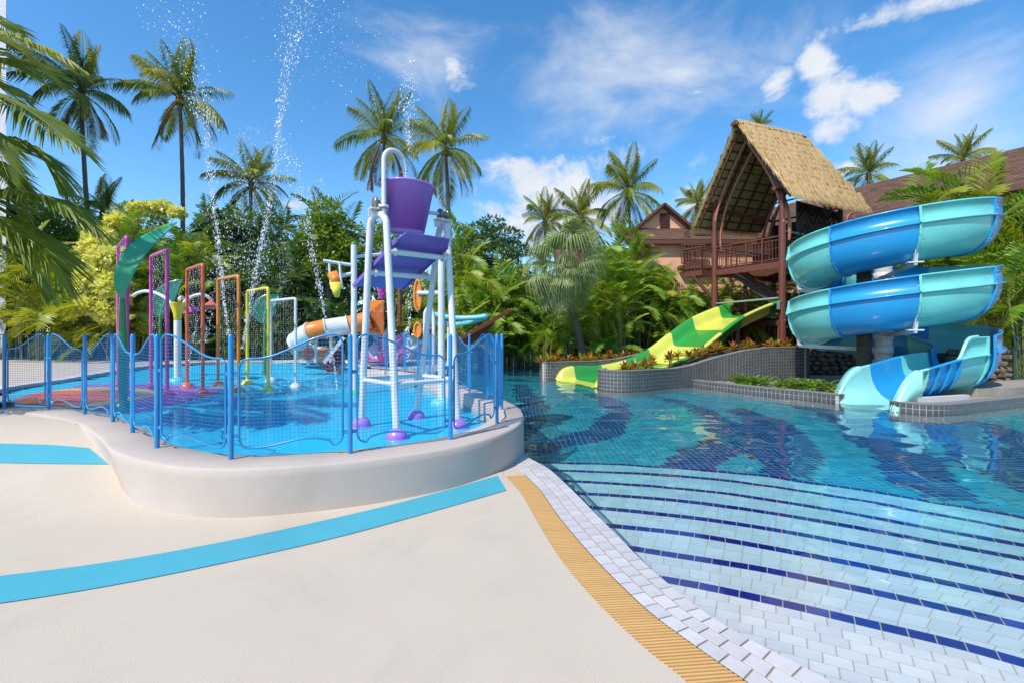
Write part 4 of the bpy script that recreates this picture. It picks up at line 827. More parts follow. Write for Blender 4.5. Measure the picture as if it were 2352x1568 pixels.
    # cut palm trunk standing inside the coil
    q = Vector((9.52, 12.36, .1)); t = thing('palm_stump', q, 'tall bare grey palm trunk standing inside the blue spiral slide', 'palm trunk'); b = MB(); pr = []
    for k in range(90): pr.append((.165 + .02 * math.exp(-k * .08) + (.012 if k % 3 == 0 else 0), k * .036))
    b.lathe(pr + [(.001, 3.25)], 18, q, sm=False); b.build('trunk', mat('ringed_palm_bark', (.085, .075, .065), .9, (.045, .04, .034), 8, bump=.8, bscale=30, anis=(1, 1, 4)), t)
build_spiral()
def build_green_slide():
    T = thing('wide_slide', (S0.x, S0.y, 0), 'wide two lane slide with lime yellow and green sections ending in the pool', 'water slide'); W_ = 2.38
    tl = [-.25, 0, .12, .3, .68, 1.84, 2.94, 4.0, 5.08, 6.18, 7.58, 8.3, 8.9]; lip = [-.4, -.02, .2, .36, .45, .45, .62, .99, 1.62, 2.22, 2.70, 2.86, 2.88]; flo = [-.06, -.04, -.03, -.02, .0, .03, .16, .50, 1.12, 1.72, 2.22, 2.36, 2.38]
    def rp(t):                                                      # smooth profile through the measured points
        return float(np.interp(t, tt_, ll_)), float(np.interp(t, tt_, ff_))
    tt_ = []; ll_ = []; ff_ = []
    for q in cr([Vector((a, b_, c_)) for a, b_, c_ in zip(tl, lip, flo)], 8): tt_.append(q.x); ll_.append(q.y); ff_.append(q.z)
    def ring(t):
        l, f = rp(t); o = S0 + dirS * t; h = max(l - f, .02); pr = []
        A = [(-.12, l - .09), (-.12, l - .01), (-.10, l + .005), (0, l + .01), (.04, l - .01), (.07, l - .05), (.13, f + h * .45), (.17, f + h * .2), (.22, f + .03), (.29, f + .004), (.40, f), (.8, f)]
        Bq = [(W_ - x, z) for x, z in A[::-1]]; pr = A + Bq + [(W_ - .3, f - .06), (W_ - .06, f + h * .3 - .05), (W_ + .03, l - .10), (-.03, l - .10), (.06, f + h * .3 - .05), (.3, f - .06)]
        pr = A + Bq + [(W_ + .03, l - .10), (W_ - .06, f + h * .3 - .05), (W_ - .3, f - .06), (.3, f - .06), (.06, f + h * .3 - .05), (-.03, l - .10)]
        return [o + nS * x + Vector((0, 0, z)) for x, z in pr]
    bd = [0, .68, 1.84, 2.94, 4.0, 5.08, 6.18, 7.58, 8.15]
    for k in range(8):
        b = MB(); b.loft([ring(t) for t in np.linspace(bd[k] + .006, bd[k + 1] - .006, 10)], closed=True); sec = b.build('slide_section', M_yl if k % 2 == 0 else M_gy, T)
        if k: b = MB(); b.loft([[v + Vector((0, 0, -.012)) for v in ring(bd[k] - .006)], [v + Vector((0, 0, -.012)) for v in ring(bd[k] + .006)]], closed=True); b.build('joint', mat('pale_joint_sealant', (.6, .62, .5), .6), sec, loc=-T.location - sec.location)
    for t, x in ((4.6, .4), (4.6, 1.9), (6.4, .4), (6.4, 1.9)): q = S0 + dirS * t + nS * x; b = MB(); b.tube([Vector((q.x, q.y, .1)), Vector((q.x, q.y, rp(t)[1] - .05))], .08, 10); b.build('support', mat('red_brown_steel', (.16, .045, .03), .45, (.12, .035, .022), 5), T)
    q = S0 + dirS * 7.85 + nS * -.135; b = MB(); b.box(q + Vector((0, 0, 2.62)), (.16, .012, .28), rz=math.atan2(dirS.y, dirS.x)); b.build('notice_plate', mat('grey_notice', (.35, .4, .45), .5), T)
build_green_slide()
M_rb = mat('red_brown_steel', (.16, .045, .03), .45, (.12, .035, .022), 5); M_dk = mat('dark_timber', (.035, .024, .02), .7, (.02, .015, .013), 3, anis=(1, 1, 8))
LF, RF = Vector((8.55, 19.3, 0)), Vector((9.99, 16.9, 0)); uT = (RF - LF).normalized(); vT = Vector((-uT.y, uT.x, 0)); vT = vT if vT.x > 0 else -vT
def build_tower():
    T = thing('slide_tower', (9.6, 18, .12), 'red brown steel slide tower with balcony, stairs and pointed thatched roof', 'slide tower'); dT = 4.4; LB, RB = LF + vT * dT, RF + vT * dT; FZ = 4.26
    for q in (LF, RF, LB, RB):
        b = MB(); b.tube([Vector((q.x, q.y, -.05)), Vector((q.x, q.y, 5.7))], .125, 16); b.tube([Vector((q.x, q.y, 5.67)), Vector((q.x, q.y, 7.2))], .095, 16); b.build('column', M_rb, T)
    # floor
    b = MB(); c4 = [LF - vT * .05 - uT * .05, RF - vT * .05 + uT * .05, RB + vT * .1 + uT * .05, LB + vT * .1 - uT * .05]
    for a, c_ in zip(c4, c4[1:] + c4[:1]): b.beam(Vector((a.x, a.y, FZ - .12)), Vector((c_.x, c_.y, FZ - .12)), .09, .24)
    b.build('floor_beam', M_rb, T)
    for k in range(26): a = LF.lerp(LB, (k + .5) / 26); c_ = RF.lerp(RB, (k + .5) / 26); b = MB(); b.beam(Vector((a.x, a.y, FZ + .02)), Vector((c_.x, c_.y, FZ + .02)), .03, .14); b.build('floor_board', mat('deck_timber', (.13, .055, .03), .7, (.09, .04, .025), 3), T)
    # railings
    def railing(a, c_, z0, h=.95, part='railing', n=None, dx=0.):
        b = MB(); L = (c_ - a).length; Z = lambda p, z: Vector((p.x, p.y, z))
        for z, r_ in ((z0 + h, .03), (z0 + h - .13, .02), (z0 + .12, .022)): b.tube([Z(a, z), Z(c_, z)], r_, 8)
        ng = max(int(L / .62), 1)
        for k in range(ng + 1): p = a.lerp(c_, k / ng); b.box(Z(p, z0 + h / 2), (.045, .045, h), rz=math.atan2((c_ - a).y, (c_ - a).x))
        nb = int(L / .125)
        for k in range(1, nb): p = a.lerp(c_, k / nb); b.tube([Z(p, z0 + .12), Z(p, z0 + h - .13)], .011, 5, caps=False)
        b.tube([Z(a, z0 + h * .55), Z(c_, z0 + h * .55)], .012, 6)
        b.build(part, M_rb, T)
    railing(LF + uT * .1, RF - uT * .1, FZ); railing(LF + vT * .1, LB, FZ); railing(RF + vT * .1, RF + vT * 1.9, FZ); railing(RF + vT * 1.9, RB, FZ); railing(LB, RB, FZ)
    b = MB(); b.tube([RF + Vector((0, 0, FZ + 1.15)), RF + vT * 3.9 + Vector((0, 0, FZ + 1.15))], .035, 10); b.build('hand_rail', mat('galvanised_rail', (.35, .4, .37), .4, metal=.4), T)
    b = MB(); b.tube([LF + Vector((0, 0, 2.85)), RF + Vector((0, 0, 2.92))], .04, 10); b.build('hand_rail', mat('galvanised_rail', (.35, .4, .37), .4, metal=.4), T)
    # small side balcony on the left
    bl = LF - uT * .05; c_ = bl - uT * .25 - vT * .55; b = MB()
    s1, s2, s3, s4 = bl - vT * .0, bl - vT * .75, bl - vT * .75 - uT * .9, bl - uT * .9
    b.slab([(q.x, q.y) for q in (s1, s2, s3, s4)], 4.02, 4.24); b.build('side_balcony', M_rb, T); railing(s2, s3, 4.24); railing(s3, s4, 4.24); railing(s1, s2, 4.24)
    b = MB(); b.beam(s3.lerp(s2, .5) + Vector((0, 0, 4.02)), LF + Vector((0, 0, 3.0)), .12, .12); b.build('brace', M_rb, T)
    # lower slide deck and stairs
    b = MB(); q4 = [LF + vT * .2, RF + vT * .2, RB, LB]; b.slab([(q.x, q.y) for q in q4], 2.08, 2.22); b.build('lower_deck', M_dk, T)
    st0 = LF + uT * .7 + vT * .6 + Vector((0, 0, 4.1)); st1 = RF - uT * .1 + vT * 1.6 + Vector((0, 0, 2.2)); sd = vT * .45; b = MB()
    for s_ in (-1, 1): b.beam(st0 + sd * s_, st1 + sd * s_, .05, .22)
    b.build('stair_stringer', M_dk, T)
    for k in range(9): p = st0.lerp(st1, (k + .5) / 9); b = MB(); b.beam(p - sd, p + sd, .05, .26); b.build('stair_tread', M_rb, T)
    st2 = RF + vT * 2.2 + Vector((0, 0, 2.1)); st3 = RF + uT * 3.2 + vT * 3.4 + Vector((0, 0, .15)); b = MB()
    for s_ in (-.4, .4): b.beam(st2 + vT * s_, st3 + vT * s_, .05, .25)
    b.build('stair_stringer', M_rb, T)
    for k in range(9): p = st2.lerp(st3, (k + .5) / 9); b = MB(); b.beam(p - vT * .4, p + vT * .4, .05, .24); b.build('stair_tread', M_rb, T)
    for a_, c_, z in ((LF, LB, 2.15), (RF, RB, 2.15), (LF, RF, 2.0), (LB, RB, 2.15), (LB, RB, 3.2)):
        b = MB(); b.beam(Vector((a_.x, a_.y, z)), Vector((c_.x, c_.y, z)), .1, .18); b.build('cross_beam', M_rb, T)
    for q in (LF.lerp(LB, .5), RF.lerp(RB, .5)): b = MB(); b.tube([Vector((q.x, q.y, 0)), Vector((q.x, q.y, FZ - .2))], .09, 12); b.build('column', M_rb, T)
    railing(LF + vT * .3, LB, 2.22, .9); railing(RF + vT * 2.3, RB, 2.22, .9)
    # dark herringbone back wall panels
    for a, c_, nm in ((RF + vT * 1.0, RB, 'side_wall'), (LB, RB, 'side_wall')):
        n = 7; L = (c_ - a).length; d = (c_ - a).normalized(); pn = None; b = MB(); b.beam(Vector((a.x, a.y, 5.2)) + d * 0, Vector((c_.x, c_.y, 5.2)), .04, 2.1, up=(0, 0, 1)); 
        b = MB(); b.add([Vector((a.x, a.y, FZ + .1)), Vector((c_.x, c_.y, FZ + .1)), Vector((c_.x, c_.y, 6.66)), Vector((a.x, a.y, 6.66))] + [Vector((a.x, a.y, FZ + .1)) + uT * -.03, Vector((c_.x, c_.y, FZ + .1)) + uT * -.03, Vector((c_.x, c_.y, 6.66)) + uT * -.03, Vector((a.x, a.y, 6.66)) + uT * -.03], [(0, 1, 2, 3), (7, 6, 5, 4), (3, 2, 6, 7), (0, 4, 5, 1), (1, 5, 6, 2), (0, 3, 7, 4)]); w = b.build(nm, M_dk, T)
        for k in range(3):
            x0, x1 = L * k / 3, L * (k + 1) / 3; xm = (x0 + x1) / 2
            for j in range(6):
                z = FZ + .25 + j * .34
                for xa, xb in ((x0 + .03, xm), (x1 - .03, xm)):
                    pa = a + d * xa + Vector((0, 0, z)) + uT * .02; pb = a + d * xb + Vector((0, 0, min(z + .62, 6.6))) + uT * .02; b = MB(); b.beam(pa, pb, .07, .02); b.build('slat', mat('brown_slat', (.075, .042, .032), .7, (.05, .03, .024), 4) if j % 3 == 0 else M_dk, w, loc=-T.location - w.location)
    # roof
    rf, rb_ = P(1692, 281, 17.7), P(1847, 309, 19.6); er_f, er_b = P(1816, 442, 16.05), P(1998, 478, 18.4); el_f, el_b = P(1592, 520, 19.5), P(1745, 533, 21.9)
    rb_ = Vector((rb_.x, rb_.y, rf.z + .25)); M_th = mat('straw_thatch', (.88, .64, .33), .9, (.56, .37, .16), 7, island=.7, transl=.15); M_pl = mat('palm_leaf_lining', (.44, .36, .15), .9, (.28, .23, .09), 6, island=.6)
    meshes = []; rnd = random.Random(11)
    for k in range(5):
        b = MB()
        for j in range(44):
            x = rnd.uniform(-.3, .3); l = rnd.uniform(.38, .62); w = rnd.uniform(.012, .026); z = rnd.uniform(.0, .045); dx = rnd.uniform(-.06, .06)
            b.add([(x - w, .12, z + .02), (x + w, .12, z + .02), (x + dx + w * .8, -l * .6, z + .012), (x + dx - w * .8, -l * .6, z + .012), (x + dx * 1.4, -l, z - rnd.uniform(0, .03))], [(3, 2, 1, 0), (3, 4, 2)])
        meshes.append(b.mesh('thatch_bundle', M_th))
    for nm, (f0, b0, f1, b1) in (('r', (rf, rb_, er_f, er_b)), ('l', (rf, rb_, el_f, el_b))):
        nrm = (b0 - f0).cross(f1 - f0).normalized(); nrm = nrm if nrm.z > 0 else -nrm
        b = MB(); c4 = [f0, b0, b1, f1]; lo = [q - nrm * .05 for q in c4]; b.add(c4 + lo, [(0, 1, 2, 3), (7, 6, 5, 4), (0, 4, 5, 1), (1, 5, 6, 2), (2, 6, 7, 3), (3, 7, 4, 0)]); b.m = [0, 1, 1, 1, 1, 1]; roof = b.build('roof_slope', [M_th, M_pl], T)
        rows, per = 13, 11
        for i in range(rows):
            for j in range(per):
                s_ = (i + .15) / rows; t = (j + .62 + (.38 if i % 2 else 0) + rnd.uniform(-.1, .1)) / (per + .6); p = f0.lerp(b0, t).lerp(f1.lerp(b1, t), s_) + nrm * .02
                dn = (f1.lerp(b1, t) - f0.lerp(b0, t)).normalized(); al = nrm.cross(dn).normalized(); mx = Matrix((al, -dn, nrm)).transposed().to_euler(); mx2 = (Matrix((al, -dn, nrm)).transposed() @ Matrix.Rotation(R(rnd.uniform(6, 15)), 3, 'X') @ Matrix.Rotation(R(rnd.uniform(-5, 5)), 3, 'Z')).to_euler()
                put('thatch_bundle', rnd.choice(meshes), roof, loc=p - wloc(roof), rot=mx2, scale=(1.0, 1.0, 1))
        # fringe at the eave, lining panels and purlins below
        b = MB()
        for k in range(520):
            t = rnd.random(); p = f1.lerp(b1, t); dn = (f1 - f0).normalized(); al = (b1 - f1).normalized(); l = rnd.uniform(.1, .42); w = rnd.uniform(.008, .018); q = p + nrm * rnd.uniform(-.05, .03); e = q + dn * l + al * rnd.uniform(-.06, .06) + Vector((0, 0, -.04)); b.add([q - al * w, q + al * w, e], [(0, 1, 2)])
        for k in range(240):                                         # shaggy gable edge
            t = rnd.random(); p = f0.lerp(f1, t); al = (f0 - b0).normalized(); dn = (f1 - f0).normalized(); e = p + al * rnd.uniform(.02, .16) + dn * rnd.uniform(.05, .3); b.add([p - dn * .015, p + dn * .015, e], [(0, 1, 2)])
        b.build('eave_fringe', M_th, roof, loc=-wloc(roof), kind='stuff')
        for i in range(12):
            for j in range(9):
                g = .07; q = [f0.lerp(b0, u).lerp(f1.lerp(b1, u), s_) - nrm * .055 for s_, u in (((i + g) / 12, (j + g) / 9), ((i + 1 - g) / 12, (j + g) / 9), ((i + 1 - g) / 12, (j + 1 - g) / 9), ((i + g) / 12, (j + 1 - g) / 9))]
                if nm == 'r': continue
                b = MB(); c_ = sum(q, Vector()) / 4; b.add([v - c_ for v in q] + [v - c_ - nrm * .02 for v in q], [(0, 1, 2, 3), (7, 6, 5, 4), (0, 4, 5, 1), (1, 5, 6, 2), (2, 6, 7, 3), (3, 7, 4, 0)]); b.build('lining_panel', M_pl, roof, loc=c_ - wloc(roof))
        for i in range(13): s_ = i / 12; b = MB(); b.beam(f0.lerp(f1, s_) - nrm * .10, b0.lerp(b1, s_) - nrm * .10, .03, .04); b.build('batten', M_dk, roof, loc=-wloc(roof))
        for j in range(6): u = .04 + j * .92 / 5; b = MB(); b.beam(f0.lerp(b0, u) - nrm * .15, f1.lerp(b1, u) - nrm * .15, .07, .07); b.build('rafter', M_rb, roof, loc=-wloc(roof))
    b = MB(); b.tube([rf + (rf - rb_).normalized() * .25 - Vector((0, 0, .12)), rb_ - Vector((0, 0, .12))], .085, 12); b.build('ridge_pole', M_rb, T)
    for a, c_ in ((LF, LB), (RF, RB)): b = MB(); e = (a - c_).normalized() * .55; b.tube([a + e + Vector((0, 0, 6.87)), c_ + Vector((0, 0, 6.87))], .075, 12); b.build('wall_plate', M_rb, T)
    for off in (0., .45, 3.6, 4.05):                                 # bowed gable ribs
        for sg, a in ((1, LF), (-1, RF)):
            p0 = a + vT * (off - .02) + Vector((0, 0, 5.1)); mid = (LF + RF) / 2 + vT * off; top = Vector((mid.x, mid.y, rf.z - (.55 if off < .2 else .85))); d = (mid - Vector((a.x, a.y, 0)) - vT * off); d.z = 0
            pts = [p0.lerp(top, k / 12) - d.normalized() * 0.42 * math.sin(math.pi * (k / 12) ** .85) for k in range(13)]; over = top + d.normalized() * .5 + Vector((0, 0, .05)); b = MB(); b.tube(cr(pts, 2), .062, 9); b.build('curved_rib', mat('copper_red_pipe', (.42, .17, .10), .45, (.34, .13, .08), 6), T)
    for z in (7.7, 6.85): b = MB(); k = (rf.z - z) / (rf.z - 6.0); b.tube([LB + Vector((0, 0, z)), RB + Vector((0, 0, z))], .04, 8); b.build('tie_bar', M_dk, T)
build_tower()
# ================================================================ HOTEL BUILDINGS, STONE WALL, FAR FENCES
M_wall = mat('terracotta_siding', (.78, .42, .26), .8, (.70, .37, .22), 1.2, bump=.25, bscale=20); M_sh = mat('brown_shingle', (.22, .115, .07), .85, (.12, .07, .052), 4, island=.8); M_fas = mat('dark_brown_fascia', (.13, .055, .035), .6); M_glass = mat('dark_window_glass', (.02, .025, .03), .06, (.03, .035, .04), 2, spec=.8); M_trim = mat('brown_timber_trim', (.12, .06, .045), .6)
def quadbox(b, q, n, th, m=0): q = [Vector(v) for v in q]; lo = [v - n * th for v in q]; b.add(q + lo, [(0, 1, 2, 3), (7, 6, 5, 4), (0, 4, 5, 1), (1, 5, 6, 2), (2, 6, 7, 3), (3, 7, 4, 0)], m)
def shingled(T, e0, e1, r1, r0, w=.34, hgt=.17, budget=120, name='roof'):
    n = (e1 - e0).cross(r0 - e0).normalized(); n = n if n.z > 0 else -n; b = MB(); quadbox(b, [e0, e1, r1, r0], n, .12); roof = b.build(name, M_fas, T)
    rows = int((r0 - e0).length / hgt); quads = []; rnd = random.Random(5)
    for i in range(rows):
        a0, a1 = e0.lerp(r0, i / rows), e1.lerp(r1, i / rows); c0, c1 = e0.lerp(r0, (i + 1) / rows), e1.lerp(r1, (i + 1) / rows); m = int((a1 - a0).length / w); o = rnd.random()
        for j in range(m):
            t0, t1 = (j + o * .5) / m, min((j + 1 + o * .5) / m, 1); h = rnd.uniform(.012, .022)
            quads.append([a0.lerp(a1, t0) + n * (.012 + h), a0.lerp(a1, t1) + n * (.012 + h), c0.lerp(c1, t1) + n * .006, c0.lerp(c1, t0) + n * .006])
    for q in quads:
        if (q[1] - q[0]).cross(q[3] - q[0]).dot(n) < 0: q.reverse()
    lay_tiles(quads, .008, M_sh, roof, 'shingle', budget, 'shingle_field', key=camdist, gap=.002, ch=.002)
    return roof
def window(T, c, u, w, h, n, wall=None):                          # c centre, u along wall, n out of wall
    Z = Vector((0, 0, 1)); b = MB()
    for s_ in (-1, 1): b.beam(c + u * s_ * w / 2 - Z * h / 2 + n * .03, c + u * s_ * w / 2 + Z * h / 2 + n * .03, .09, .09, up=n); b.beam(c - u * w / 2 + Z * s_ * h / 2 + n * .035, c + u * w / 2 + Z * s_ * h / 2 + n * .035, .09, .09, up=n)
    b.beam(c - Z * h / 2 + n * .028, c + Z * h / 2 + n * .028, .05, .06, up=n); wd = b.build('window', M_trim, T)
    b = MB(); quadbox(b, [c - u * w / 2 - Z * h / 2 + n * .02, c + u * w / 2 - Z * h / 2 + n * .02, c + u * w / 2 + Z * h / 2 + n * .02, c - u * w / 2 + Z * h / 2 + n * .02], n, .01); b.build('pane', M_glass, wd, loc=-T.location - wd.location)
def balcony_rail(T, a, c, h=1.0):
    L = (c - a).length; Z = Vector((0, 0, 1)); b = MB(); b.beam(a + Z * h, c + Z * h, .09, .07); b.beam(a + Z * (h - .2), c + Z * (h - .2), .05, .05); b.beam(a + Z * .1, c + Z * .1, .05, .05); o = b.build('balcony_rail', M_trim, T)
    for k in range(int(L / .16) + 1): p = a.lerp(c, k / int(L / .16)); b = MB(); b.beam(p + Z * .1, p + Z * (h - .02), .05, .05); b.build('baluster', M_trim, o, loc=-T.location - o.location)
def wall_quad(T, a, c, z0, z1, n, th=.25, name='wall', m=None): b = MB(); quadbox(b, [Vector((a.x, a.y, z0)), Vector((c.x, c.y, z0)), Vector((c.x, c.y, z1)), Vector((a.x, a.y, z1))], n, th); return b.build(name, m or M_wall, T)
def build_right_wing():
    E1 = Vector((21.6, 16.2, 0)); d = Vector((-.49, .87, 0)); E1 = Vector((18.9, 16.9, 0)); n_in = Vector((.87, .49, 0)); ez = 7.15
    T = thing('hotel_wing', (19, 20, 0), 'long terracotta hotel wing with brown shingle roof behind the spiral slide', 'building')
    a, c = E1 - d * 5, E1 + d * 13; Z = Vector((0, 0, 1)); r0, r1 = a + n_in * 4.2 + Z * (ez + 2.5), c + n_in * 4.2 + Z * (ez + 2.5)
    shingled(T, a + Z * ez, c + Z * ez, r1, r0, budget=150); far = n_in * 8.4
    b = MB(); quadbox(b, [r0, r1, c + far + Z * ez, a + far + Z * ez], Vector((0, 0, 1)), .12); b.build('back_roof', M_sh, T)
    b = MB(); b.beam(a + Z * (ez - .1), c + Z * (ez - .1), .16, .24); b.build('gutter', M_fas, T)
    w0, w1 = a + n_in * .9, c + n_in * .9
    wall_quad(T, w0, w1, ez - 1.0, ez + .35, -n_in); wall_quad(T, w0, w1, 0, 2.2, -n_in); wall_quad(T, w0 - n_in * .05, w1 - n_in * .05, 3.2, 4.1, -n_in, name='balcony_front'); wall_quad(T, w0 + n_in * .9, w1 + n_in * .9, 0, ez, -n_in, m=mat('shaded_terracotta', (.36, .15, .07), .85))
    L = (w1 - w0).length
    for k in range(6):
        q = w0.lerp(w1, (k + .5) / 6); wall_quad(T, q - d * .15, q + d * .15, 0, ez, -n_in, .5, 'pier')
        for s_ in (.25, .75): window(T, w0.lerp(w1, (k + s_) / 6) + n_in * .88 + Z * 5.2, d, 1.5, 1.5, -n_in)
    wall_quad(T, c + d * .2, c + d * .2 + n_in * 8, 0, ez, d, name='end_wall')
    b = MB(); q = P(1950, 500, 20.6); b.tube(cr([P(1957, 490, 20.4), P(1948, 497, 20.4), P(1945, 512, 20.4), P(1955, 515, 20.4), P(1962, 500, 20.2)], 4), .07, 8); b.build('downpipe', mat('copper_brown_pipe', (.26, .10, .06), .45), T)
def build_gable_house():
    T = thing('gabled_house', P(1540, 760, 24), 'terracotta gabled hotel building with vent, dark window and balcony behind the palms', 'building'); Y = 24.; Z = Vector((0, 0, 1)); u = Vector((1, 0, 0)); n = Vector((0, -1, 0))
    ap, el, er = P(1514, 472, Y), P(1448, 528, Y), P(1596, 540, Y); back = Vector((0, 7, 0)); el.z = er.z = (el.z + er.z) / 2; ap.x = (el.x + er.x) / 2
    for a, s_ in ((el, 1), (er, -1)): shingled(T, a + n * .22 + (a - ap).normalized() * .25, a + back + (a - ap).normalized() * .25, ap + back, ap + n * .22, budget=40)
    b = MB(); A = [el + Z * -.0, er, ap - Z * .15]; b.add(A + [v + Vector((0, .2, 0)) for v in A], [(0, 1, 2), (5, 4, 3), (0, 3, 4, 1)]); b.build('gable_wall', M_wall, T)
    for a in (el, er): b = MB(); b.beam(a + n * .24 + (a - ap).normalized() * .25, ap + n * .24, .12, .26, up=n); b.build('barge_board', M_fas, T)
    c = P(1526, 508, Y) + n * .03; b = MB(); b.box(c, (.5, .06, .8)); v = b.build('gable_vent', M_trim, T)
    for k in range(9): b = MB(); b.box(c + Vector((0, -.05, -.33 + k * .082)), (.44, .05, .025)); b.build('louvre', M_fas, v, loc=-T.location - v.location)
    # skirt roof, upper floor and lower floor
    x0, x1 = el.x - .6, P(1700, 540, Y).x; s0 = P(1500, 553, 22.6).z
    shingled(T, Vector((x0, 22.4, s0)), Vector((x1, 22.4, s0)), Vector((x1, 24.1, s0 + .95)), Vector((x0, 24.1, s0 + .95)), budget=60, name='skirt_roof'); b = MB(); b.box(((x0 + x1) / 2, 22.42, s0 - .1), (x1 - x0, .12, .2)); b.build('gutter', M_fas, T)
    w = wall_quad(T, Vector((x0 + .3, 22.95, 0)), Vector((x1, 22.95, 0)), 0, s0 + .1, n, -.2)
    for k in range(9): b = MB(); b.box(((x0 + x1) / 2, 22.935, 3.3 + k * .2), (x1 - x0 - .7, .03, .185)); b.build('siding_board', M_wall, T)
    window(T, P(1541, 579, 22.88), u, .95, 1.05, n); window(T, P(1625, 575, 22.88), u, 1.3, 1.6, n)
    b = MB(); b.box(P(1577, 575, 22.7), (.12, .4, 1.9)); b.build('balcony_pier', M_trim, T)
    bz = P(1590, 612, 22.6).z; b = MB(); b.box((P(1590, 0, 22.6).x + .3, 22.6, bz - .08), (2.0, .6, .16)); b.build('balcony_slab', M_trim, T); balcony_rail(T, Vector((P(1564, 0, 22.4).x, 22.3, bz)), Vector((P(1618, 0, 22.4).x, 22.3, bz)))
def build_lodge():
    T = thing('garden_lodge', P(1300, 790, 27), 'low terracotta lodge with brown roof and balcony hidden behind the fan palm', 'building'); Y = 27.; n = Vector((0, -1, 0)); Z = Vector((0, 0, 1)); x0, x1 = P(1120, 0, Y).x, P(1560, 0, Y).x
    ez = 1.6 + (HY - 625) * 26 / F; shingled(T, Vector((x0 + 4, 26, ez)), Vector((x1, 26, ez)), Vector((x1, 29, ez + 1.9)), Vector((x0 + 4, 29, ez + 1.9)), budget=40)
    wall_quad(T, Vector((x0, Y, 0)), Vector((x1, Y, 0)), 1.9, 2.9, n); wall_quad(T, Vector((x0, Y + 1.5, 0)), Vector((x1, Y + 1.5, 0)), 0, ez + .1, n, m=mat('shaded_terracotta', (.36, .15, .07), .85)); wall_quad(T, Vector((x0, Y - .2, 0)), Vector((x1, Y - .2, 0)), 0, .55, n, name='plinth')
    for k in range(8): q = x0 + (x1 - x0) * k / 7; b = MB(); b.box((q, Y - .1, ez / 2), (.3, .3, ez)); b.build('post', M_fas, T)
    balcony_rail(T, Vector((x0, Y - .3, 2.9)), Vector((x0 + 6, Y - .3, 2.9)), 1.0)
    for k in range(7): window(T, Vector((x0 + (x1 - x0) * (k + .5) / 7, Y + 1.45, 1.2)), Vector((1, 0, 0)), 1.6, 1.6, n)
build_right_wing(); build_gable_house(); build_lodge()
t = thing('white_building', (-26.4, 22, 0), 'edge of a tall pale building at the left border of the view', 'building'); b = MB(); b.slab([(-24.35, 22), (-31, 22), (-44, 34), (-37.8, 34)], 0, 24); b.build('wall', mat('pale_lilac_wall', (.62, .62, .68), .8), t); b = MB(); b.slab([(-24.3, 21.9), (-31.05, 21.9), (-44, 34.1), (-37.7, 34.1)], 24, 24.4); b.build('roof_slab', M_white_deck, t)
for k_ in range(6):
    for x_ in (-29.4, -27.4): window(t, Vector((x_, 21.96, 3 + k_ * 3.4)), Vector((1, 0, 0)), 1.2, 1.5, Vector((0, -1, 0)))
# ---- dry stone wall behind the spiral
def stone_wall(label, pa, pb, h, th, seed, budget):
    rnd = random.Random(seed); T = thing('stone_wall', (pa + pb) / 2, label, 'stone wall'); L = (pb - pa).length; d = (pb - pa).normalized(); nn = Vector((d.y, -d.x, 0)); M = mat('brown_field_stone', (.19, .14, .10), .9, (.09, .065, .05), 5, island=.85, bump=.5, bscale=12); z = .1; i = 0
    b = MB(); q4 = [pa - nn * .05, pb - nn * .05, pb - nn * th, pa - nn * th]; b.slab([(q.x, q.y) for q in q4], 0, h - .1); b.build('wall_core', mat('dark_mortar', (.05, .045, .04), .95), T)
    z = .12
    while z < h:
        x = rnd.uniform(-.1, .1); rh = rnd.uniform(.16, .26)
        while x < L:
            w = rnd.uniform(.2, .42); c = pa + d * (x + w / 2) + Vector((0, 0, z + rh / 2)); bm = bmesh.new(); bmesh.ops.create_icosphere(bm, subdivisions=1, radius=1)
            for v in bm.verts: v.co = Vector((v.co.x * w * .56, v.co.y * .17, v.co.z * rh * .6)) * rnd.uniform(.8, 1.12)
            me = bpy.data.meshes.new('stone'); bm.to_mesh(me); bm.free(); me.materials.append(M); put('stone', me, T, loc=c - T.location, rot=(rnd.uniform(-.3, .3), rnd.uniform(-.3, .3), math.atan2(d.y, d.x))); x += w * .93; i += 1
        z += rh * .86
    return T
stone_wall('rough brown stone wall right of the spiral slide base', Vector((12.1, 12.6, 0)), Vector((14.4, 13.4, 0)), 1.15, .4, 3, 200)
stone_wall('dark stone wall in the shade behind the spiral slide column', Vector((10.4, 16.6, 0)), Vector((14.5, 16.2, 0)), 1.0, .4, 4, 200)
b = MB(); b.slab([(10.5, 11.6), (14.5, 12.9), (16, 13.2), (16, 12.4), (12, 10.9), (10.9, 10.7)], .1, .32); b.build('concrete_step', mat('tan_concrete', (.34, .30, .25), .85), label='tan concrete step at the foot of the spiral slide', cat='step')
b = MB(); b.beam(Vector((8.6, 9.75, .17)), Vector((10.2, 10.25, .17)), .12, .14); b.build('kerb_block', M_white_deck, label='white kerb block under the spiral slide run out', cat='kerb')
def picket_fence(label, a, c, h, z0):
    T = thing('picket_fence', (a + c) / 2, label, 'fence'); b = MB(); L = (c - a).length; Z = Vector((0, 0, 1)); M = mat('dark_green_steel', (.02, .07, .05), .5)
    for z in (z0 + h, z0 + .12): b.beam(a + Z * z, c + Z * z, .04, .04)
    b.build('rail', M, T); b = MB()
    for k in range(int(L / .14)): p = a.lerp(c, k / int(L / .14)); b.tube([p + Z * z0, p + Z * (z0 + h)], .011, 4, caps=False, sm=False)
    b.build('pickets', M, T, kind='stuff')
    for k in range(int(L / 2.4) + 1): p = a.lerp(c, k / max(int(L / 2.4), 1)); b = MB(); b.box(p + Z * (z0 + h / 2), (.06, .06, h + .06)); b.build('post', M, T)
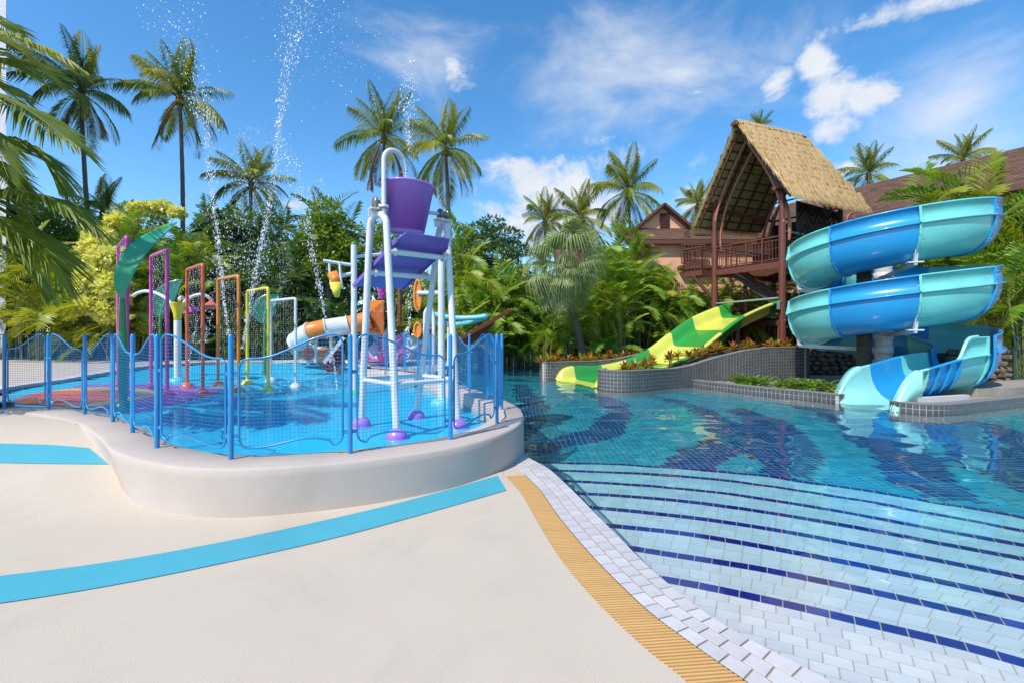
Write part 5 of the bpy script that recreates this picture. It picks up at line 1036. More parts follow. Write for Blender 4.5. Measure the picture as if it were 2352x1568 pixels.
picket_fence('long dark green picket fence behind the splash pool paving', Vector((-24, 20.7, 0)), Vector((-6.8, 20.7, 0)), 1.15, .4)
picket_fence('green picket fence beside the stone wall at the right border', Vector((14.6, 13.3, 0)), Vector((19, 14.6, 0)), 1.3, .2)
picket_fence('short green picket gate under the palms left of the green slide', P(1440, 0, 20.5) * Vector((1, 1, 0)).x if False else Vector((5.15, 20.4, 0)), Vector((7.0, 20.9, 0)), 1.0, .05)

t = thing('timber_screen', (12.5, 22.4, 0), 'dark vertical board screen in the shade under the slide tower', 'screen')
for k in range(44): b = MB(); b.box((9.2 + k * .17, 22.4 - .03 * (k % 2), 1.8), (.155, .03, 3.6)); b.build('board', mat('weathered_board', (.085, .055, .038), .85, (.05, .034, .025), 3, island=.6), t)
# ================================================================ PLANTS
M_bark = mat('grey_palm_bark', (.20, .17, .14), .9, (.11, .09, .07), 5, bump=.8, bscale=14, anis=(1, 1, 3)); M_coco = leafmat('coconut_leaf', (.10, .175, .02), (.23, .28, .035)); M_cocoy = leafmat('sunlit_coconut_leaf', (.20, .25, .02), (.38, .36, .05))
M_areca = leafmat('areca_leaf', (.10, .23, .018), (.27, .40, .04)); M_areca2 = leafmat('golden_areca_leaf', (.19, .27, .015), (.36, .37, .04)); M_dkleaf = leafmat('deep_green_leaf', (.04, .10, .018), (.10, .18, .03)); M_tree = leafmat('broad_tree_leaf', (.11, .20, .018), (.24, .32, .035)); M_yel = leafmat('pale_yellow_leaf', (.58, .60, .13), (.74, .73, .30)); M_fan = leafmat('grey_green_fan_leaf', (.20, .27, .10), (.34, .40, .18), .3); M_stem = mat('green_cane_stem', (.13, .15, .05), .6, (.22, .2, .09), 3)
def frond_mb(path, n, L, w, droop, vee, seed, t0=.12, fwd=.5, rach=.02, shape=.55):
    rnd = random.Random(seed); p = resample(path, n + 1); b = MB(); Z = Vector((0, 0, 1))
    b.tube(resample(path, 14), [rach * (1 - .85 * k / 13) for k in range(14)], 4, caps=False)
    V = []; Fs = []
    for i in range(n + 1):
        t = i / n
        if t < t0: continue
        T = (p[min(i + 1, n)] - p[max(i - 1, 0)]).normalized(); Sd = T.cross(Z)
        if Sd.length < .05: Sd = Vector((0, 1, 0))
        Sd.normalize(); Nn = Sd.cross(T); u = (t - t0) / (1 - t0); l0 = L * max(math.sin(math.pi * min(.12 + .86 * u, 1)), .05) ** shape
        for s_ in (-1, 1):
            l = l0 * rnd.uniform(.85, 1.1); a = vee + rnd.uniform(-.12, .12); d = (Sd * s_ * math.cos(a) + Nn * math.sin(a) + T * (fwd + .5 * u ** 2 + rnd.uniform(-.08, .08))).normalized(); ww = w * (.6 + .6 * math.sin(math.pi * u)) * .5
            q = p[i]; m = q + d * l * .5 + Z * (-droop * l * .22); e = q + d * l * .95 + Z * (-droop * l * rnd.uniform(.7, 1.1)); k = len(V); side = (T * .8 + Nn * .6 * s_).normalized() * ww
            V += [q, m - side, m + side, e]; Fs += [(k, k + 1, k + 2), (k + 1, k + 3, k + 2)]
    b.add(V, Fs); return b
def arc_path(L, e0, e1, n=14, side=0.):
    p = Vector((0, 0, 0)); out = [p.copy()]
    for k in range(n): e = R(e0 + (e1 - e0) * ((k + .5) / n) ** .9); p = p + Vector((math.cos(e), side * k / n, math.sin(e))) * (L / n); out.append(p.copy())
    return out
ELEV = [(88, 62), (76, 30), (60, -10), (40, -45), (18, -68), (-20, -80), (-52, -88)]
COCO = {m: [frond_mb(arc_path(3.3, a, c, side=s_), 84, .95, .052, 1.0 if a > 0 else .4, .25 if a > 20 else -.1, k, rach=.04, fwd=.6).mesh('frond', m) for k, ((a, c), s_) in enumerate(zip(ELEV * 2, [.12] * 7 + [-.15] * 7))] for m in (M_coco, M_cocoy, leafmat('dry_brown_frond', (.20, .12, .05), (.30, .20, .09), .2))}
M_dry = MATS['dry_brown_frond']
ARE = {m: [frond_mb(arc_path(1.7, a, c, side=s_), 24, .56, .066, .3, .5, 50 + k, t0=.22, rach=.014, fwd=.65).mesh('frond', m) for k, (a, c, s_) in enumerate(((85, 55, .1), (76, 20, -.1), (68, -15, .15), (55, -40, -.12), (40, -58, .1), (22, -70, -.1)))] for m in (M_areca, M_areca2, M_dkleaf)}
def coconut(base, top, label, scale=1., n=22, m=M_coco, seed=0, r=.14, sunny=.25, group='coconut palms on the skyline'):
    rnd = random.Random(seed); base = Vector(base); top = Vector(top); T = thing('coconut_palm', base, label, 'palm tree', group); bend = Vector((rnd.uniform(-.3, .3), 0, 0))
    pts = [base.lerp(top, k / 30) + bend * math.sin(math.pi * k / 30) for k in range(31)]; b = MB(); b.tube(pts, [r * (1.25 - .5 * k / 30) * (1.05 if k % 2 else .97) for k in range(31)], 10); b.build('trunk', M_bark, T)
    b = MB(); b.ball(top, .22 * scale, 10, sz=1.5); b.build('crown_shaft', mat('fibrous_crown', (.16, .10, .04), .9), T)
    for k in range(n):
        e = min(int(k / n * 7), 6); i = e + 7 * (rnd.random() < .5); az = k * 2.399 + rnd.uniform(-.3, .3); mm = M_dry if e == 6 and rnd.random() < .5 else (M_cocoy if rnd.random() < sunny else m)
        put('frond', COCO[mm][i], T, loc=top - T.location, rot=(rnd.uniform(-.15, .15), rnd.uniform(-.12, .12), az), scale=scale * rnd.uniform(.85, 1.1))
    for k in range(4): a = k * 1.6; b = MB(); b.ball(top + Vector((math.cos(a) * .22, math.sin(a) * .22, -.28)) * 1, .12 * scale, 8, sz=1.2); b.build('coconut', mat('coconut_husk', (.20, .16, .04), .6), T)
    return T
def pc(x, y, Y): return P(x, y, Y)
for args in (((222, 528), (186, 214), 22, 'tall coconut palm with leaning trunk at upper left', 1.45, 1), ((410, 480), (413, 228), 23, 'tall straight coconut palm right of the leaning one', 1.45, 2), ((582, 520), (577, 425), 24, 'small coconut palm behind the water jets', 1.35, 3), ((888, 540), (882, 318), 26, 'coconut palm half hidden behind the bucket spout', 1.4, 4),
             ((1032, 545), (1024, 345), 17, 'coconut palm with sunlit yellow fronds just right of the purple bucket', 1.12, 5), ((1446, 560), (1443, 445), 30, 'coconut palm standing left of the gabled house', 1.25, 6), ((1256, 560), (1252, 510), 32, 'left of two small palms before the big white cloud', .95, 7), ((1338, 560), (1332, 505), 32, 'right of two small palms before the big white cloud', 1.1, 8),
             ((1745, 420), (1742, 292), 34, 'palm tip peeking over the thatched ridge', .8, 9), ((1998, 470), (1995, 402), 30, 'palm crown behind the brown roof beside the thatch', 1.3, 10), ((2215, 420), (2212, 372), 28, 'palm crown rising over the brown roof at the right', 1.25, 11), ((1600, 520), (1602, 472), 36, 'palm crown behind the left thatched eave', 1.0, 12), ((232, 520), (236, 492), 25, 'drooping palm crown behind the yellow bush', 1.0, 13)):
    (bx, by), (tx, ty), Y, lab, sc, sd = args; Y, sc = {1: (31, 1.12), 2: (32, 1.15), 3: (33, 0.95), 4: (36, 1.2), 5: (28, 0.98), 6: (38, 1.15), 7: (40, 0.9), 8: (40, 1.1), 9: (44, 0.5), 10: (40, 0.85), 11: (38, 0.85), 12: (44, 0.85), 13: (30, 0.8)}[sd]; top = P(tx, ty, Y); b0 = P(bx + (bx - tx) * .35, by, Y); b0.z = 0
    coconut(b0, top, lab, sc, 22, seed=sd, sunny=.7 if sd == 5 else .5)
# ---- near palm at the left border
def near_palm():
    base = Vector((-9.4, 6.3, .3)); top = Vector((-8.9, 6.2, 4.6)); T = thing('coconut_palm', base, 'near coconut palm whose big fronds reach in from the left border', 'palm tree'); b = MB(); b.tube([base.lerp(top, k / 20) for k in range(21)], [.2 - .003 * k for k in range(21)], 12); b.build('trunk', M_bark, T)
    for k, (pts, n, L) in enumerate((([(-150, 180, 6.1), (0, 221, 5.7), (60, 250, 5.6), (120, 294, 5.5), (172, 330, 5.5)], 66, .85), ([(-150, 60, 6.2), (0, 80, 6.2), (60, 95, 6.2), (125, 120, 6.2), (185, 158, 6.3)], 60, .62), ([(-150, 300, 6.4), (-40, 318, 6.5), (40, 330, 6.6), (100, 365, 6.7), (152, 437, 6.8)], 56, .65), ([(-150, 420, 5.9), (0, 436, 5.8), (70, 442, 5.7), (140, 465, 5.7), (226, 530, 5.8)], 74, .70), ([(-150, 440, 6.0), (-30, 492, 5.9), (40, 525, 5.9), (90, 565, 5.9), (125, 615, 6.0), (140, 670, 6.1)], 70, .80),
                               ([(-150, 120, 6.0), (-40, 130, 6.4), (40, 140, 6.9), (100, 170, 7.3), (150, 215, 7.6)], 50, .7), ([(-150, 20, 6.2), (-40, 40, 6.6), (10, 60, 6.9), (40, 95, 7.2)], 40, .55), ([(-150, 520, 6.6), (-20, 560, 6.9), (60, 610, 7.1), (110, 680, 7.2)], 56, .6), ([(-150, 260, 5.6), (-60, 290, 5.3), (-10, 340, 5.2), (20, 410, 5.1)], 46, .6), ([(-150, 330, 6.5), (-50, 365, 6.8), (10, 410, 7.0), (45, 480, 7.1)], 50, .7), ([(-150, 150, 7.0), (-60, 175, 7.6), (0, 200, 8.0), (50, 250, 8.3)], 50, .7))):
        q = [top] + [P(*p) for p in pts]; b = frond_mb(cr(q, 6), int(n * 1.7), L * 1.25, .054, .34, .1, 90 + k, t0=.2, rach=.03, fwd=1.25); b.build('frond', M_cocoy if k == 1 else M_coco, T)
    for k in range(8): put('frond', COCO[M_coco][k % 7], T, loc=top - T.location, rot=(0, 0, 2.2 + k * .35), scale=1.1)
near_palm()
# ---- feathery palms (areca) in clumps
def areca(x, Y, h, label, group, m=M_areca, n=16, sc=1., stems=5, seed=0, z0=0.):
    rnd = random.Random(seed); base = Vector((x, Y, z0)); T = thing('areca_palm', base, label, 'palm', group)
    for s_ in range(stems):
        a = rnd.uniform(0, 6.28); rr = rnd.uniform(.05, .45) * sc; foot_ = base + Vector((math.cos(a) * rr * .6, math.sin(a) * rr * .6, 0)); hh = h * rnd.uniform(.45, .9); tp = foot_ + Vector((math.cos(a) * rr, math.sin(a) * rr, hh)); b = MB(); b.tube([foot_, foot_.lerp(tp, .5) + Vector((math.cos(a), math.sin(a), 0)) * -.04, tp], [.035, .03, .026], 6, caps=False); b.build('cane', M_stem, T)
        for k in range(max(n // stems, 3)):
            i = rnd.randrange(6); mm = (M_areca2 if m is M_areca and rnd.random() < .28 else m); put('frond', ARE[mm][i], T, loc=tp - base - Vector((0, 0, rnd.uniform(0, .35))), rot=(rnd.uniform(-.2, .2), rnd.uniform(-.15, .15), rnd.uniform(0, 6.28)), scale=sc * rnd.uniform(.8, 1.15))
    return T
rnd = random.Random(21); cnt = 0
G1 = ('feathery palm in the dense planting between fan palm and slide tower', 'areca palms behind the green slide'); G2 = ('feathery palm in the planting right of the bucket tower', 'areca palms right of the bucket tower'); G3 = ('feathery palm in the sunlit hedge at the left border', 'areca palms in the left hedge'); G4 = ('dark feathery palm behind the rainbow arches and water jets', 'dark palms behind the jets'); G5 = ('broad feathery palm beside the spiral slide at the right border', 'palms right of the spiral slide')
for grp, xs, ys, Y0, Y1, n, sc0, m, nf in ((G1, (1370, 1500), (525, 660), 20.5, 23.0, 14, 1.2, M_areca, 22), (G1, (1490, 1640), (655, 740), 21.2, 22.3, 11, 1.0, M_areca, 20), (G1, (1230, 1480), (660, 790), 19.0, 22.5, 14, .95, M_areca, 18), (G2, (1030, 1210), (560, 760), 19.5, 25, 20, 1.3, M_areca, 22), (G3, (-20, 330), (560, 720), 20, 24, 15, 1.3, M_areca2, 18), (G3, (190, 470), (470, 600), 21, 25, 11, 1.35, M_areca, 20), (G4, (380, 800), (480, 720), 21, 25, 26, 1.35, M_dkleaf, 20), (G4, (440, 800), (640, 780), 20.9, 22.0, 12, 1.0, M_dkleaf, 16)):
    for k in range(n):
        px = xs[0] + (xs[1] - xs[0]) * (k + rnd.uniform(.1, .9)) / n; py = rnd.uniform(*ys); Y = rnd.uniform(Y0, Y1); q = P(px, py, Y); areca(q.x, Y, max(q.z, 1.2), grp[0], grp[1], m, nf, sc0 * rnd.uniform(.85, 1.15), 5, seed=cnt, z0=-.02); cnt += 1
for px, py, Y, sc in ((2330, 540, 15.5, 1.7), (2300, 640, 15, 1.4), (2345, 720, 14.5, 1.3), (2250, 520, 16.5, 1.4), (2190, 445, 16.8, 1.7), (2250, 440, 17.0, 1.6), (2170, 560, 17.5, 1.2), (2340, 800, 15.2, 1.1), (1985, 560, 18.2, 1.0), (2090, 600, 18, 1.0), (2352, 620, 13.6, 1.2)): q = P(px, py, Y); areca(q.x, Y, q.z, G5[0], G5[1], M_areca, 20, sc, 4, seed=cnt, z0=.05); cnt += 1
for px, py, Y, sc in ((1700, 650, 21.6, .9), (1740, 690, 21.6, .9), (1850, 690, 21.8, .9), (1830, 640, 22.1, 1.0), (1890, 720, 21, .8), (1625, 610, 20.5, .8), (1590, 670, 21.3, .9), (1655, 640, 21.6, .8), (1690, 640, 21.6, .8), (1500, 720, 20.6, .8)): q = P(px, py, Y); areca(q.x, Y, q.z, 'feathery palm close to the slide tower columns', 'areca palms at the slide tower', M_areca, 16, sc, 4, seed=cnt); cnt += 1
# ---- fan palm
def fan_palm():
    top = P(1298, 612, 17.5); base = P(1345, 815, 18.3); base.z = 0; T = thing('fan_palm', base, 'grey green fan palm with drooping leaves and curved trunk left of the green slide', 'palm tree'); b = MB(); b.tube(cr([base, P(1330, 770, 18), P(1310, 700, 17.7), top], 8), [.16 - .002 * k for k in range(25)], 10); b.build('trunk', mat('dark_palm_bark', (.06, .05, .04), .9, (.11, .1, .08), 5, bump=.7, bscale=20), T)
    ms = []
    for v in range(4):
        r_ = random.Random(v); b = MB(); pl = [1.25, 1.35, 1.5, 1.1][v]; b.tube([(0, 0, 0), (pl * .5, 0, .04), (pl, 0, 0)], [.018, .014, .01], 4, caps=False); n = 34; c = Vector((pl, 0, 0))
        for k in range(n):
            a = -2.2 + 4.4 * k / (n - 1); l = (1.05 + r_.uniform(-.1, .1)) * (.78 + .22 * math.cos(a)); d = Vector((math.cos(a), math.sin(a), 0)); s_ = Vector((-d.y, d.x, 0)); z0 = .02 * (1 if k % 2 else -1)
            m1 = c + d * l * .45 + Vector((0, 0, z0 + .03)); m2 = c + d * l * .78 + Vector((0, 0, -.10 - .15 * r_.random())); e = c + d * l * .93 + Vector((0, 0, -.8 - .7 * r_.random())); w1, w2 = .045, .02
            b.add([c, m1 - s_ * w1 + Vector((0, 0, -.02)), m1, m1 + s_ * w1 + Vector((0, 0, -.02)), m2 - s_ * w2, m2 + s_ * w2, e], [(0, 1, 2), (0, 2, 3), (1, 4, 2), (4, 5, 2), (2, 5, 3), (4, 6, 5)])
        ms.append(b.mesh('fan_leaf', M_fan))
    r_ = random.Random(4)
    for k in range(44): el = R(75 - 150 * (k / 44) ** .8); put('fan_leaf', ms[k % 4], T, loc=top - base + Vector((0, 0, .15 - .3 * k / 44)), rot=(r_.uniform(-.3, .3), -el, k * 2.4 + r_.uniform(-.2, .2)), scale=r_.uniform(.6, .86))
fan_palm()
# ---- leafy trees and bushes: a limb skeleton carrying clumps of leaf faces
def leaf_cloud(clumps, n, size, seed, asp=.5, hang=.3):
    r_ = np.random.default_rng(seed); V = []; Fs = []
    tot = sum(c[1] ** 2 for c in clumps)
    for c, rad, sq in clumps:
        k = int(n * rad ** 2 / tot); d = r_.normal(size=(k, 3)); d /= np.linalg.norm(d, axis=1)[:, None]; rr = rad * (.45 + .6 * r_.random(k) ** .6); p = np.array(c) + d * rr[:, None] * np.array([1, 1, sq])
        ax = d + r_.normal(scale=.7, size=(k, 3)); ax[:, 2] -= hang; ax /= np.linalg.norm(ax, axis=1)[:, None]; up = r_.normal(size=(k, 3)); up[:, 2] += .8; s_ = np.cross(ax, up); s_ /= np.linalg.norm(s_, axis=1)[:, None]; l = size * (.6 + .8 * r_.random(k))[:, None]
        a = p; m1 = p + ax * l * .5 + s_ * l * asp * .5; m2 = p + ax * l * .5 - s_ * l * asp * .5; e = p + ax * l
        o = len(V); V += np.stack([a, m1, e, m2], 1).reshape(-1, 3).tolist(); Fs += [(o + 4 * i, o + 4 * i + 1, o + 4 * i + 2, o + 4 * i + 3) for i in range(k)]
    b = MB(); b.add(V, Fs); return b
def tree(name, label, cat, base, clumps, n, size, m, r=.14, seed=0, asp=.5, group=None, hang=.3):
    base = Vector(base); T = thing(name, base, label, cat, group); mid = sum((Vector(c[0]) for c in clumps), Vector()) / len(clumps); fork = base.lerp(Vector((mid.x, mid.y, base.z)), .3); fork.z = base.z + (mid.z - base.z) * .45
    b = MB(); b.tube([base, base.lerp(fork, .5), fork], [r, r * .85, r * .7], 9, caps=False)
    for c in clumps: e = Vector(c[0]); b.tube(cr([fork, fork.lerp(e, .5) + Vector((0, 0, .1)), e], 3), [r * .55, r * .45, r * .38, r * .3, r * .22, r * .15, r * .1], 6, caps=False)
    b.build('trunk', M_bark, T); leaf_cloud(clumps, n, size, seed, asp, hang).build('crown', m, T); return T
def clump_px(lst): return [(P(x, y, Y), r_, s_) for x, y, Y, r_, s_ in lst]
tree('leafy_tree', 'light green leafy tree between the water jets and the bucket tower', 'tree', P(755, 830, 22) * 1, clump_px([(750, 490, 22, .8, .8), (735, 520, 22, .8, .7), (775, 520, 22.4, .8, .7), (755, 555, 22, 1.1, .7), (715, 570, 22.3, .7, .6), (795, 575, 22, .8, .6), (750, 610, 21.8, 1.0, .7)]), 5200, .2, M_tree, seed=1)
tree('leafy_tree', 'dark layered tree right of the bucket tower', 'tree', P(1135, 830, 25), clump_px([(1130, 512, 25, .7, .5), (1095, 530, 25, .9, .4), (1160, 540, 25, 1.0, .4), (1110, 555, 25, 1.2, .4), (1185, 575, 25.3, .9, .4), (1140, 585, 24.8, 1.4, .4), (1100, 610, 25, 1.2, .4), (1165, 625, 25, 1.2, .45), (1130, 660, 25, 1.3, .5)]), 8000, .17, M_dkleaf, seed=2)
tree('leafy_tree', 'yellow green leafy tree behind the right leg of the bucket tower', 'tree', P(1065, 830, 23.5), clump_px([(1055, 545, 23.5, .8, .8), (1075, 575, 23.5, .9, .7), (1050, 605, 23.3, 1.0, .8), (1070, 650, 23.2, 1.0, .8), (1050, 690, 23, .9, .8)]), 5200, .16, M_tree, seed=3)
tree('leafy_tree', 'leafy tree half hidden behind the purple bucket', 'tree', P(880, 830, 24), clump_px([(850, 535, 24, .8, .7), (890, 540, 24.4, .8, .7), (870, 580, 24, 1.2, .8), (830, 600, 24, 1.0, .8), (910, 610, 24, 1.0, .8), (870, 650, 23.7, 1.3, .8), (930, 680, 23, 1.0, .8)]), 6000, .17, M_tree, seed=4)
tree('yellow_bush', 'tall pale yellow leaved bush behind the magenta arches', 'bush', P(270, 830, 19.6), clump_px([(230, 640, 19.4, .75, .8), (205, 660, 19.3, .5, .8), (250, 600, 19.6, .7, .8), (225, 575, 20, .6, .8), (265, 655, 19.2, .6, .8), (235, 545, 20.4, .5, .7), (275, 510, 21, .45, .6), (320, 478, 22.5, .4, .6), (370, 476, 22.8, .4, .5), (215, 700, 19, .45, .7), (250, 715, 19.1, .5, .7), (408, 488, 22.8, .3, .5)]), 8200, .24, M_yel, r=.1, seed=5, asp=.6, hang=.6)
for k, (px, py, Y, rr, n_) in enumerate(((60, 640, 25, 2.6, 6500), (150, 560, 26, 2.4, 5500), (20, 520, 26.5, 2.2, 4500), (330, 560, 24.5, 2.2, 5000))):
    tree('leafy_tree', ['dark leafy tree low at the left border', 'leafy tree between the near fronds and the yellow bush', 'leafy tree top behind the lowest near frond', 'leafy tree filling the hedge behind the yellow bush'][k], 'tree', (P(px, py, Y).x, Y, 0), [(P(px, py, Y) + Vector((random.uniform(-1.6, 1.6), random.uniform(-1, 1), random.uniform(-1.2, 1.4))), rr * random.uniform(.4, .6), .75) for _ in range(7)], n_, .22, M_dkleaf if k % 2 == 0 else M_tree, seed=20 + k)
# ---- deep green thicket that closes the view behind the planting
def thicket(name, label, x0, x1, Y, topf, n, seed, size=.28, m=None):
    r_ = np.random.default_rng(seed); cl = []
    for k in range(60):
        px = r_.uniform(x0, x1); py = r_.uniform(topf(px), 815); cl.append((P(px, py, Y + r_.uniform(-.6, 1.2)), r_.uniform(.6, 1.1), .9))
    b = leaf_cloud(cl, n, size, seed, .35, .5); o = b.build(name, m or leafmat('hedge_leaf', (.055, .13, .02), (.14, .24, .04)), kind='stuff'); return o
thicket('thicket', '', -60, 500, 24.5, lambda x: 600, 22000, 31)
thicket('thicket', '', 450, 1020, 25.5, lambda x: np.interp(x, [450, 520, 620, 700, 800, 1020], [480, 500, 520, 590, 590, 600]), 34000, 32)
thicket('thicket', '', 1020, 1330, 26, lambda x: 660, 9000, 33)
thicket('thicket', '', 1330, 1640, 22.6, lambda x: 690, 9000, 34)
# ---- red and green cordylines in the planters, ferns by the rim
def cordylines():
    M1 = leafmat('cordyline_green_leaf', (.22, .26, .03), (.42, .40, .06)); M2 = leafmat('cordyline_red_leaf', (.28, .04, .015), (.45, .13, .03)); ms = []
    for v in range(4):
        r_ = random.Random(v + 60); L1 = []
        for col in (0, 1):
            b = MB()
            for k in range(12):
                a = r_.uniform(0, 6.28); e = R(r_.uniform(5, 78)); l = r_.uniform(.17, .3); d = Vector((math.cos(a) * math.cos(e), math.sin(a) * math.cos(e), math.sin(e))); s_ = Vector((-math.sin(a), math.cos(a), 0)) * .028; m_ = d * l * .55; t = d * l + Vector((0, 0, -.05)); b.add([(0, 0, 0), m_ - s_, t, m_ + s_, m_ + Vector((0, 0, -.012))], [(0, 1, 4), (0, 4, 3), (1, 2, 4), (4, 2, 3)])
            L1.append(b.mesh('leaves', (M1, M2)[col]))
        b = MB(); b.tube([(0, 0, -.15), (0, 0, .0)], .02, 5); L1.append(b.mesh('stem', M_stem)); ms.append(L1)
    r_ = random.Random(8); spots = []
    zz_ = lambda t: float(np.interp(t, [-1, 2.0, 3.0, 4, 5.4, 7.5], [.54, .56, .72, .95, 1.15, 1.18]))
    for k in range(24):
        t = .35 + 6.7 * (k + r_.uniform(-.3, .3)) / 24; i = min(int(27 + k * 1.75 + r_.uniform(-.6, .6)), len(PR) - 1); q = offset(PR, .32 + r_.uniform(0, .35))[i]; sz = float(np.interp(i / (len(PR) - 1), [0, .1, .42, .5, .62, .72, .82, 1], [.54, .555, .54, .62, .88, 1.06, 1.15, 1.16])); spots.append((Vector((q.x, q.y, sz)), 'red and green cordyline in front of the green slide', 'cordylines in the near planter'))
    for k in range(16):
        t = -.3 + 4.4 * k / 16; q = S1 + nS * (.42 + r_.uniform(0, .4)) + dirS * t; spots.append((Vector((q.x, q.y, float(np.interp(t, [0, 2, 3, 4, 5], [.6, .6, .66, .86, 1.0])))), 'red and green cordyline behind the green slide', 'cordylines in the far planter'))
    for p, lab, grp in spots:
        T = thing('cordyline', p, lab, 'plant', grp); v = ms[r_.randrange(4)]; sc = r_.uniform(1.25, 1.8); rz = r_.uniform(0, 6.28)
        put('green_leaves', v[0], T, loc=(0, 0, -.02), rot=(0, 0, rz), scale=sc); put('red_leaves', v[1], T, loc=(0, 0, -.03), rot=(0, 0, rz + .3), scale=sc); put('stem', v[2], T, loc=(0, 0, 0), scale=1)
cordylines()
def ferns():
    fr = [frond_mb(arc_path(.42, a, c), 14, .075, .03, .1, .15, 70 + k, t0=.08, rach=.004).mesh('fern_leaf', leafmat('bright_fern', (.10, .22, .02), (.22, .34, .04))) for k, (a, c) in enumerate(((80, 10), (65, -10), (50, -30)))]; r_ = random.Random(9); line = offset(RIM1, .42)
    for k in range(22):
        q = line[min(int(14 + k * .95), 34)] + Vector((r_.uniform(0, .45), r_.uniform(-.1, .25), 0)); p = Vector((q.x, q.y, .12)); T = thing('fern', p, 'bright green fern in the bed left of the spiral slide exit', 'fern', 'ferns along the pool rim')
        for j in range(14): put('fern_leaf', fr[j % 3], T, loc=(0, 0, 0), rot=(0, 0, r_.uniform(0, 6.28)), scale=r_.uniform(.7, 1.2))
ferns()

# ---- plants of one kind are told apart by their order from the left
def ordinal(n):
    w = ['', 'first', 'second', 'third', 'fourth', 'fifth', 'sixth', 'seventh', 'eighth', 'ninth', 'tenth', 'eleventh', 'twelfth', 'thirteenth', 'fourteenth', 'fifteenth', 'sixteenth', 'seventeenth', 'eighteenth', 'nineteenth']; t = {20: 'twent', 30: 'thirt', 40: 'fort'}
    if n < 20: return w[n]
    d = n // 10 * 10; return t[d] + 'ieth' if n == d else t[d] + 'y-' + w[n - d]
by = {}
for o in COL.objects:
    if o.parent is None and o.get('category') in ('palm', 'plant', 'fern') and o.get('group'): by.setdefault(o['group'], []).append(o)
for g_, os_ in by.items():
    for k, o in enumerate(sorted(os_, key=lambda o: o.location.x / o.location.y)): o['label'] = ordinal(k + 1) + ' from the left: ' + o['label']
# ================================================================ FLYING WATER
M_drop = mat('bright_water_drops', (.92, .95, .97), .1, (.97, .98, .98), 4, transm=.08)
OCT = np.array([(1, 0, 0), (-1, 0, 0), (0, 1, 0), (0, -1, 0), (0, 0, 1), (0, 0, -1)], float); OF = [(0, 2, 4), (2, 1, 4), (1, 3, 4), (3, 0, 4), (2, 0, 5), (1, 2, 5), (3, 1, 5), (0, 3, 5)]
def drops(name, pts, sizes, stretch, dirs=None):
    V = []; Fs = []
    for i, (p, s_) in enumerate(zip(pts, sizes)):
        d = np.array(dirs[i] if dirs is not None else (0, 0, 1.)); d = d / (np.linalg.norm(d) + 1e-9); a = np.cross(d, (0.3, 1, .1)); a /= np.linalg.norm(a); c = np.cross(d, a); o = len(V)
        st = stretch * (.6 + .8 * ((i * 7919) % 100) / 100); V += (np.array(p) + OCT[:, :1] * a * s_ + OCT[:, 1:2] * c * s_ + OCT[:, 2:] * d * s_ * st).tolist(); Fs += [tuple(o + k for k in f) for f in OF]
    b = MB(); b.add(V, Fs, 0, True); return b.build(name, M_drop, kind='stuff')
def jet(path, spread, n, size, Y, seed, dens=None, name='water_jet'):      # path in picture points at one distance
    r_ = np.random.default_rng(seed); c = resample(cr([P(x, y, Y) for x, y in path], 8), 200); n = int(n * 1.15); t = r_.random(n) ** (dens or 1.); pts = []; sz = []; dr = []
    for u in t:
        i = min(int(u * 199), 198); T = (c[i + 1] - c[i]).normalized(); w = float(np.interp(u, np.linspace(0, 1, len(spread)), spread)); g = r_.normal(size=3) * w; clump = .5 + .5 * math.sin(u * 60 + seed) * math.sin(u * 23)
        pts.append((c[i].x + g[0], c[i].y + g[1], c[i].z + g[2] * .6)); sz.append(size * .66 * (.3 + 1.0 * r_.random() ** 2.5) * (.7 + .6 * clump)); dr.append((T.x, T.y, T.z))
    drops(name, pts, sz, 2.0, dr)
jet([(527, 775), (515, 690), (506, 600), (497, 520), (489, 450), (481, 380), (474, 310)], [.02, .025, .03, .04, .05, .06, .07], 900, .022, 12, 1)
jet([(474, 310), (462, 240), (440, 170), (415, 100), (395, 40), (380, -20)], [.06, .14, .22, .3, .4, .5], 620, .022, 12, 2)
jet([(557, 800), (575, 700), (590, 610), (605, 540), (618, 480), (628, 420), (634, 370)], [.02, .025, .03, .035, .04, .05, .06], 1000, .022, 11.5, 3)
jet([(634, 370), (640, 310), (645, 260), (655, 190), (668, 120), (684, 50), (695, -10)], [.04, .05, .06, .08, .12, .2, .3], 900, .024, 11.5, 4)
jet([(690, 0), (720, 40), (760, 90), (790, 150), (800, 210)], [.35, .6, .8, .9, .9], 700, .016, 11.5, 5)
jet([(748, 735), (738, 680), (725, 620), (712, 560), (700, 500), (688, 440), (672, 390), (655, 345), (640, 320)], [.02, .03, .05, .06, .08, .1, .12, .14, .16], 800, .022, 13, 6)
jet([(600, 300), (575, 320), (560, 345), (545, 380), (535, 420)], [.22, .25, .25, .22, .2], 330, .02, 12.5, 7)
jet([(941, 345), (938, 300), (937, 250), (939, 200), (943, 160), (946, 140)], [.03, .05, .09, .1, .09, .05], 520, .018, 9, 8)
jet([(730, 470), (728, 440), (733, 415)], [.1, .14, .1], 90, .018, 12, 9)
jet([(560, 620), (545, 540), (555, 480), (590, 450), (610, 430)], [.3, .45, .5, .5, .4], 1100, .018, 13, 10)
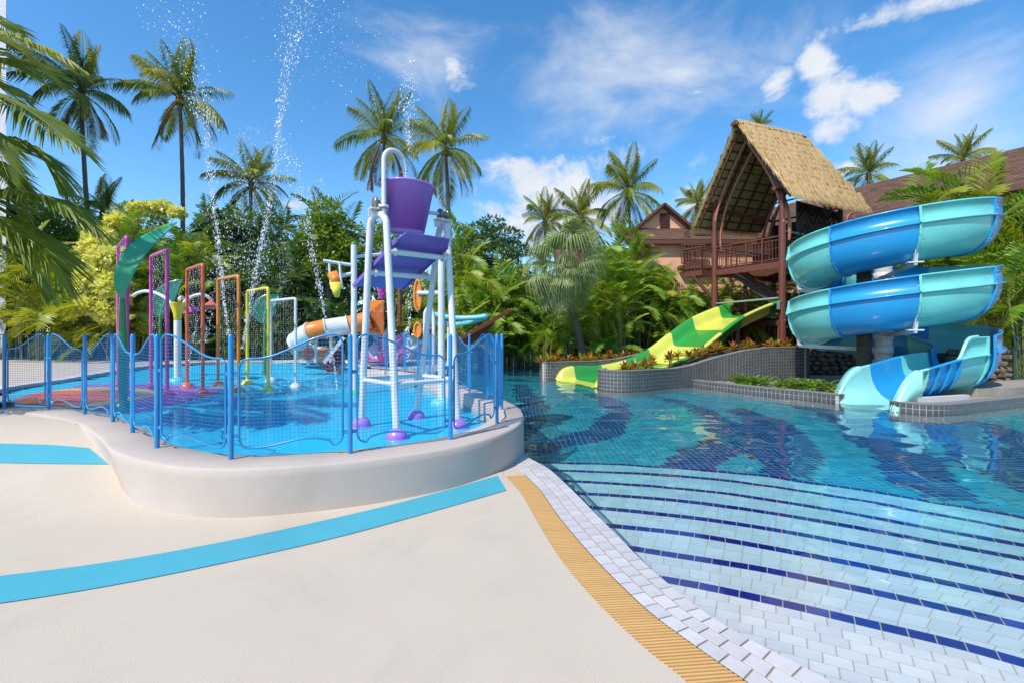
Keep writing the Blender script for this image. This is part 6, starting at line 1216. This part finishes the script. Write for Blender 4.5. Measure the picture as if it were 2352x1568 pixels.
jet([(640, 700), (650, 640), (648, 600), (652, 560)], [.08, .12, .14, .1], 330, .014, 15, 11)
jet([(467, 790), (476, 740), (488, 690), (500, 640), (512, 600)], [.04, .06, .08, .12, .16], 300, .018, 12, 12)
jet([(570, 740), (575, 700), (590, 640), (600, 590), (612, 555)], [.12, .14, .16, .2, .24], 350, .018, 12.4, 13)
jet([(433, 870), (440, 800), (447, 765), (452, 735)], [.01, .012, .015, .02], 160, .014, 11.5, 14); jet([(468, 790), (473, 765), (475, 748)], [.01, .01, .012], 60, .013, 12.5, 15); jet([(775, 895), (768, 840), (760, 790), (755, 760)], [.01, .01, .012, .015], 180, .014, 10.5, 16); jet([(935, 830), (938, 760), (942, 700), (944, 640), (945, 600)], [.02, .025, .03, .04, .05], 260, .016, 11, 17)
jet([(880, 700), (870, 740), (850, 780), (840, 820)], [.5, .6, .6, .6], 420, .01, 12, 18); jet([(520, 640), (620, 700), (680, 760), (740, 780)], [.9, .9, .9, .8], 1300, .009, 14, 19); jet([(990, 640), (1000, 680), (1015, 720)], [.25, .3, .3], 160, .009, 10.5, 20)
jet([(930, 395), (933, 408), (935, 420)], [.02, .03, .05], 90, .014, 7.15, 21); jet([(830, 660), (870, 690), (900, 700)], [.2, .25, .3], 260, .009, 7.8, 22)
r_ = np.random.default_rng(40)
for pt, qt, zt in ARCHP:                                           # rain curtains under the arches
    pts = []; sz = []
    for k in range(9):
        a = pt.lerp(qt, (k + .8) / 10); h = r_.uniform(1.5, 2.4)
        for z in np.arange(.06, h, .05): pts.append((a.x + r_.normal() * .008, a.y + r_.normal() * .008, zt - z)); sz.append(r_.uniform(.004, .0085))
    drops('rain_curtain', pts, sz, 2.6)
pts = []; sz = []                                                   # splashes on the floor
for k in range(900):
    x, y = r_.uniform(-8, -4), r_.uniform(8.5, 15)
    if inside(x, y, SP2): pts.append((x, y, zf(x, y) + .08 + abs(r_.normal()) * .06)); sz.append(r_.uniform(.004, .012))
drops('splash_drops', pts, sz, 1.3)
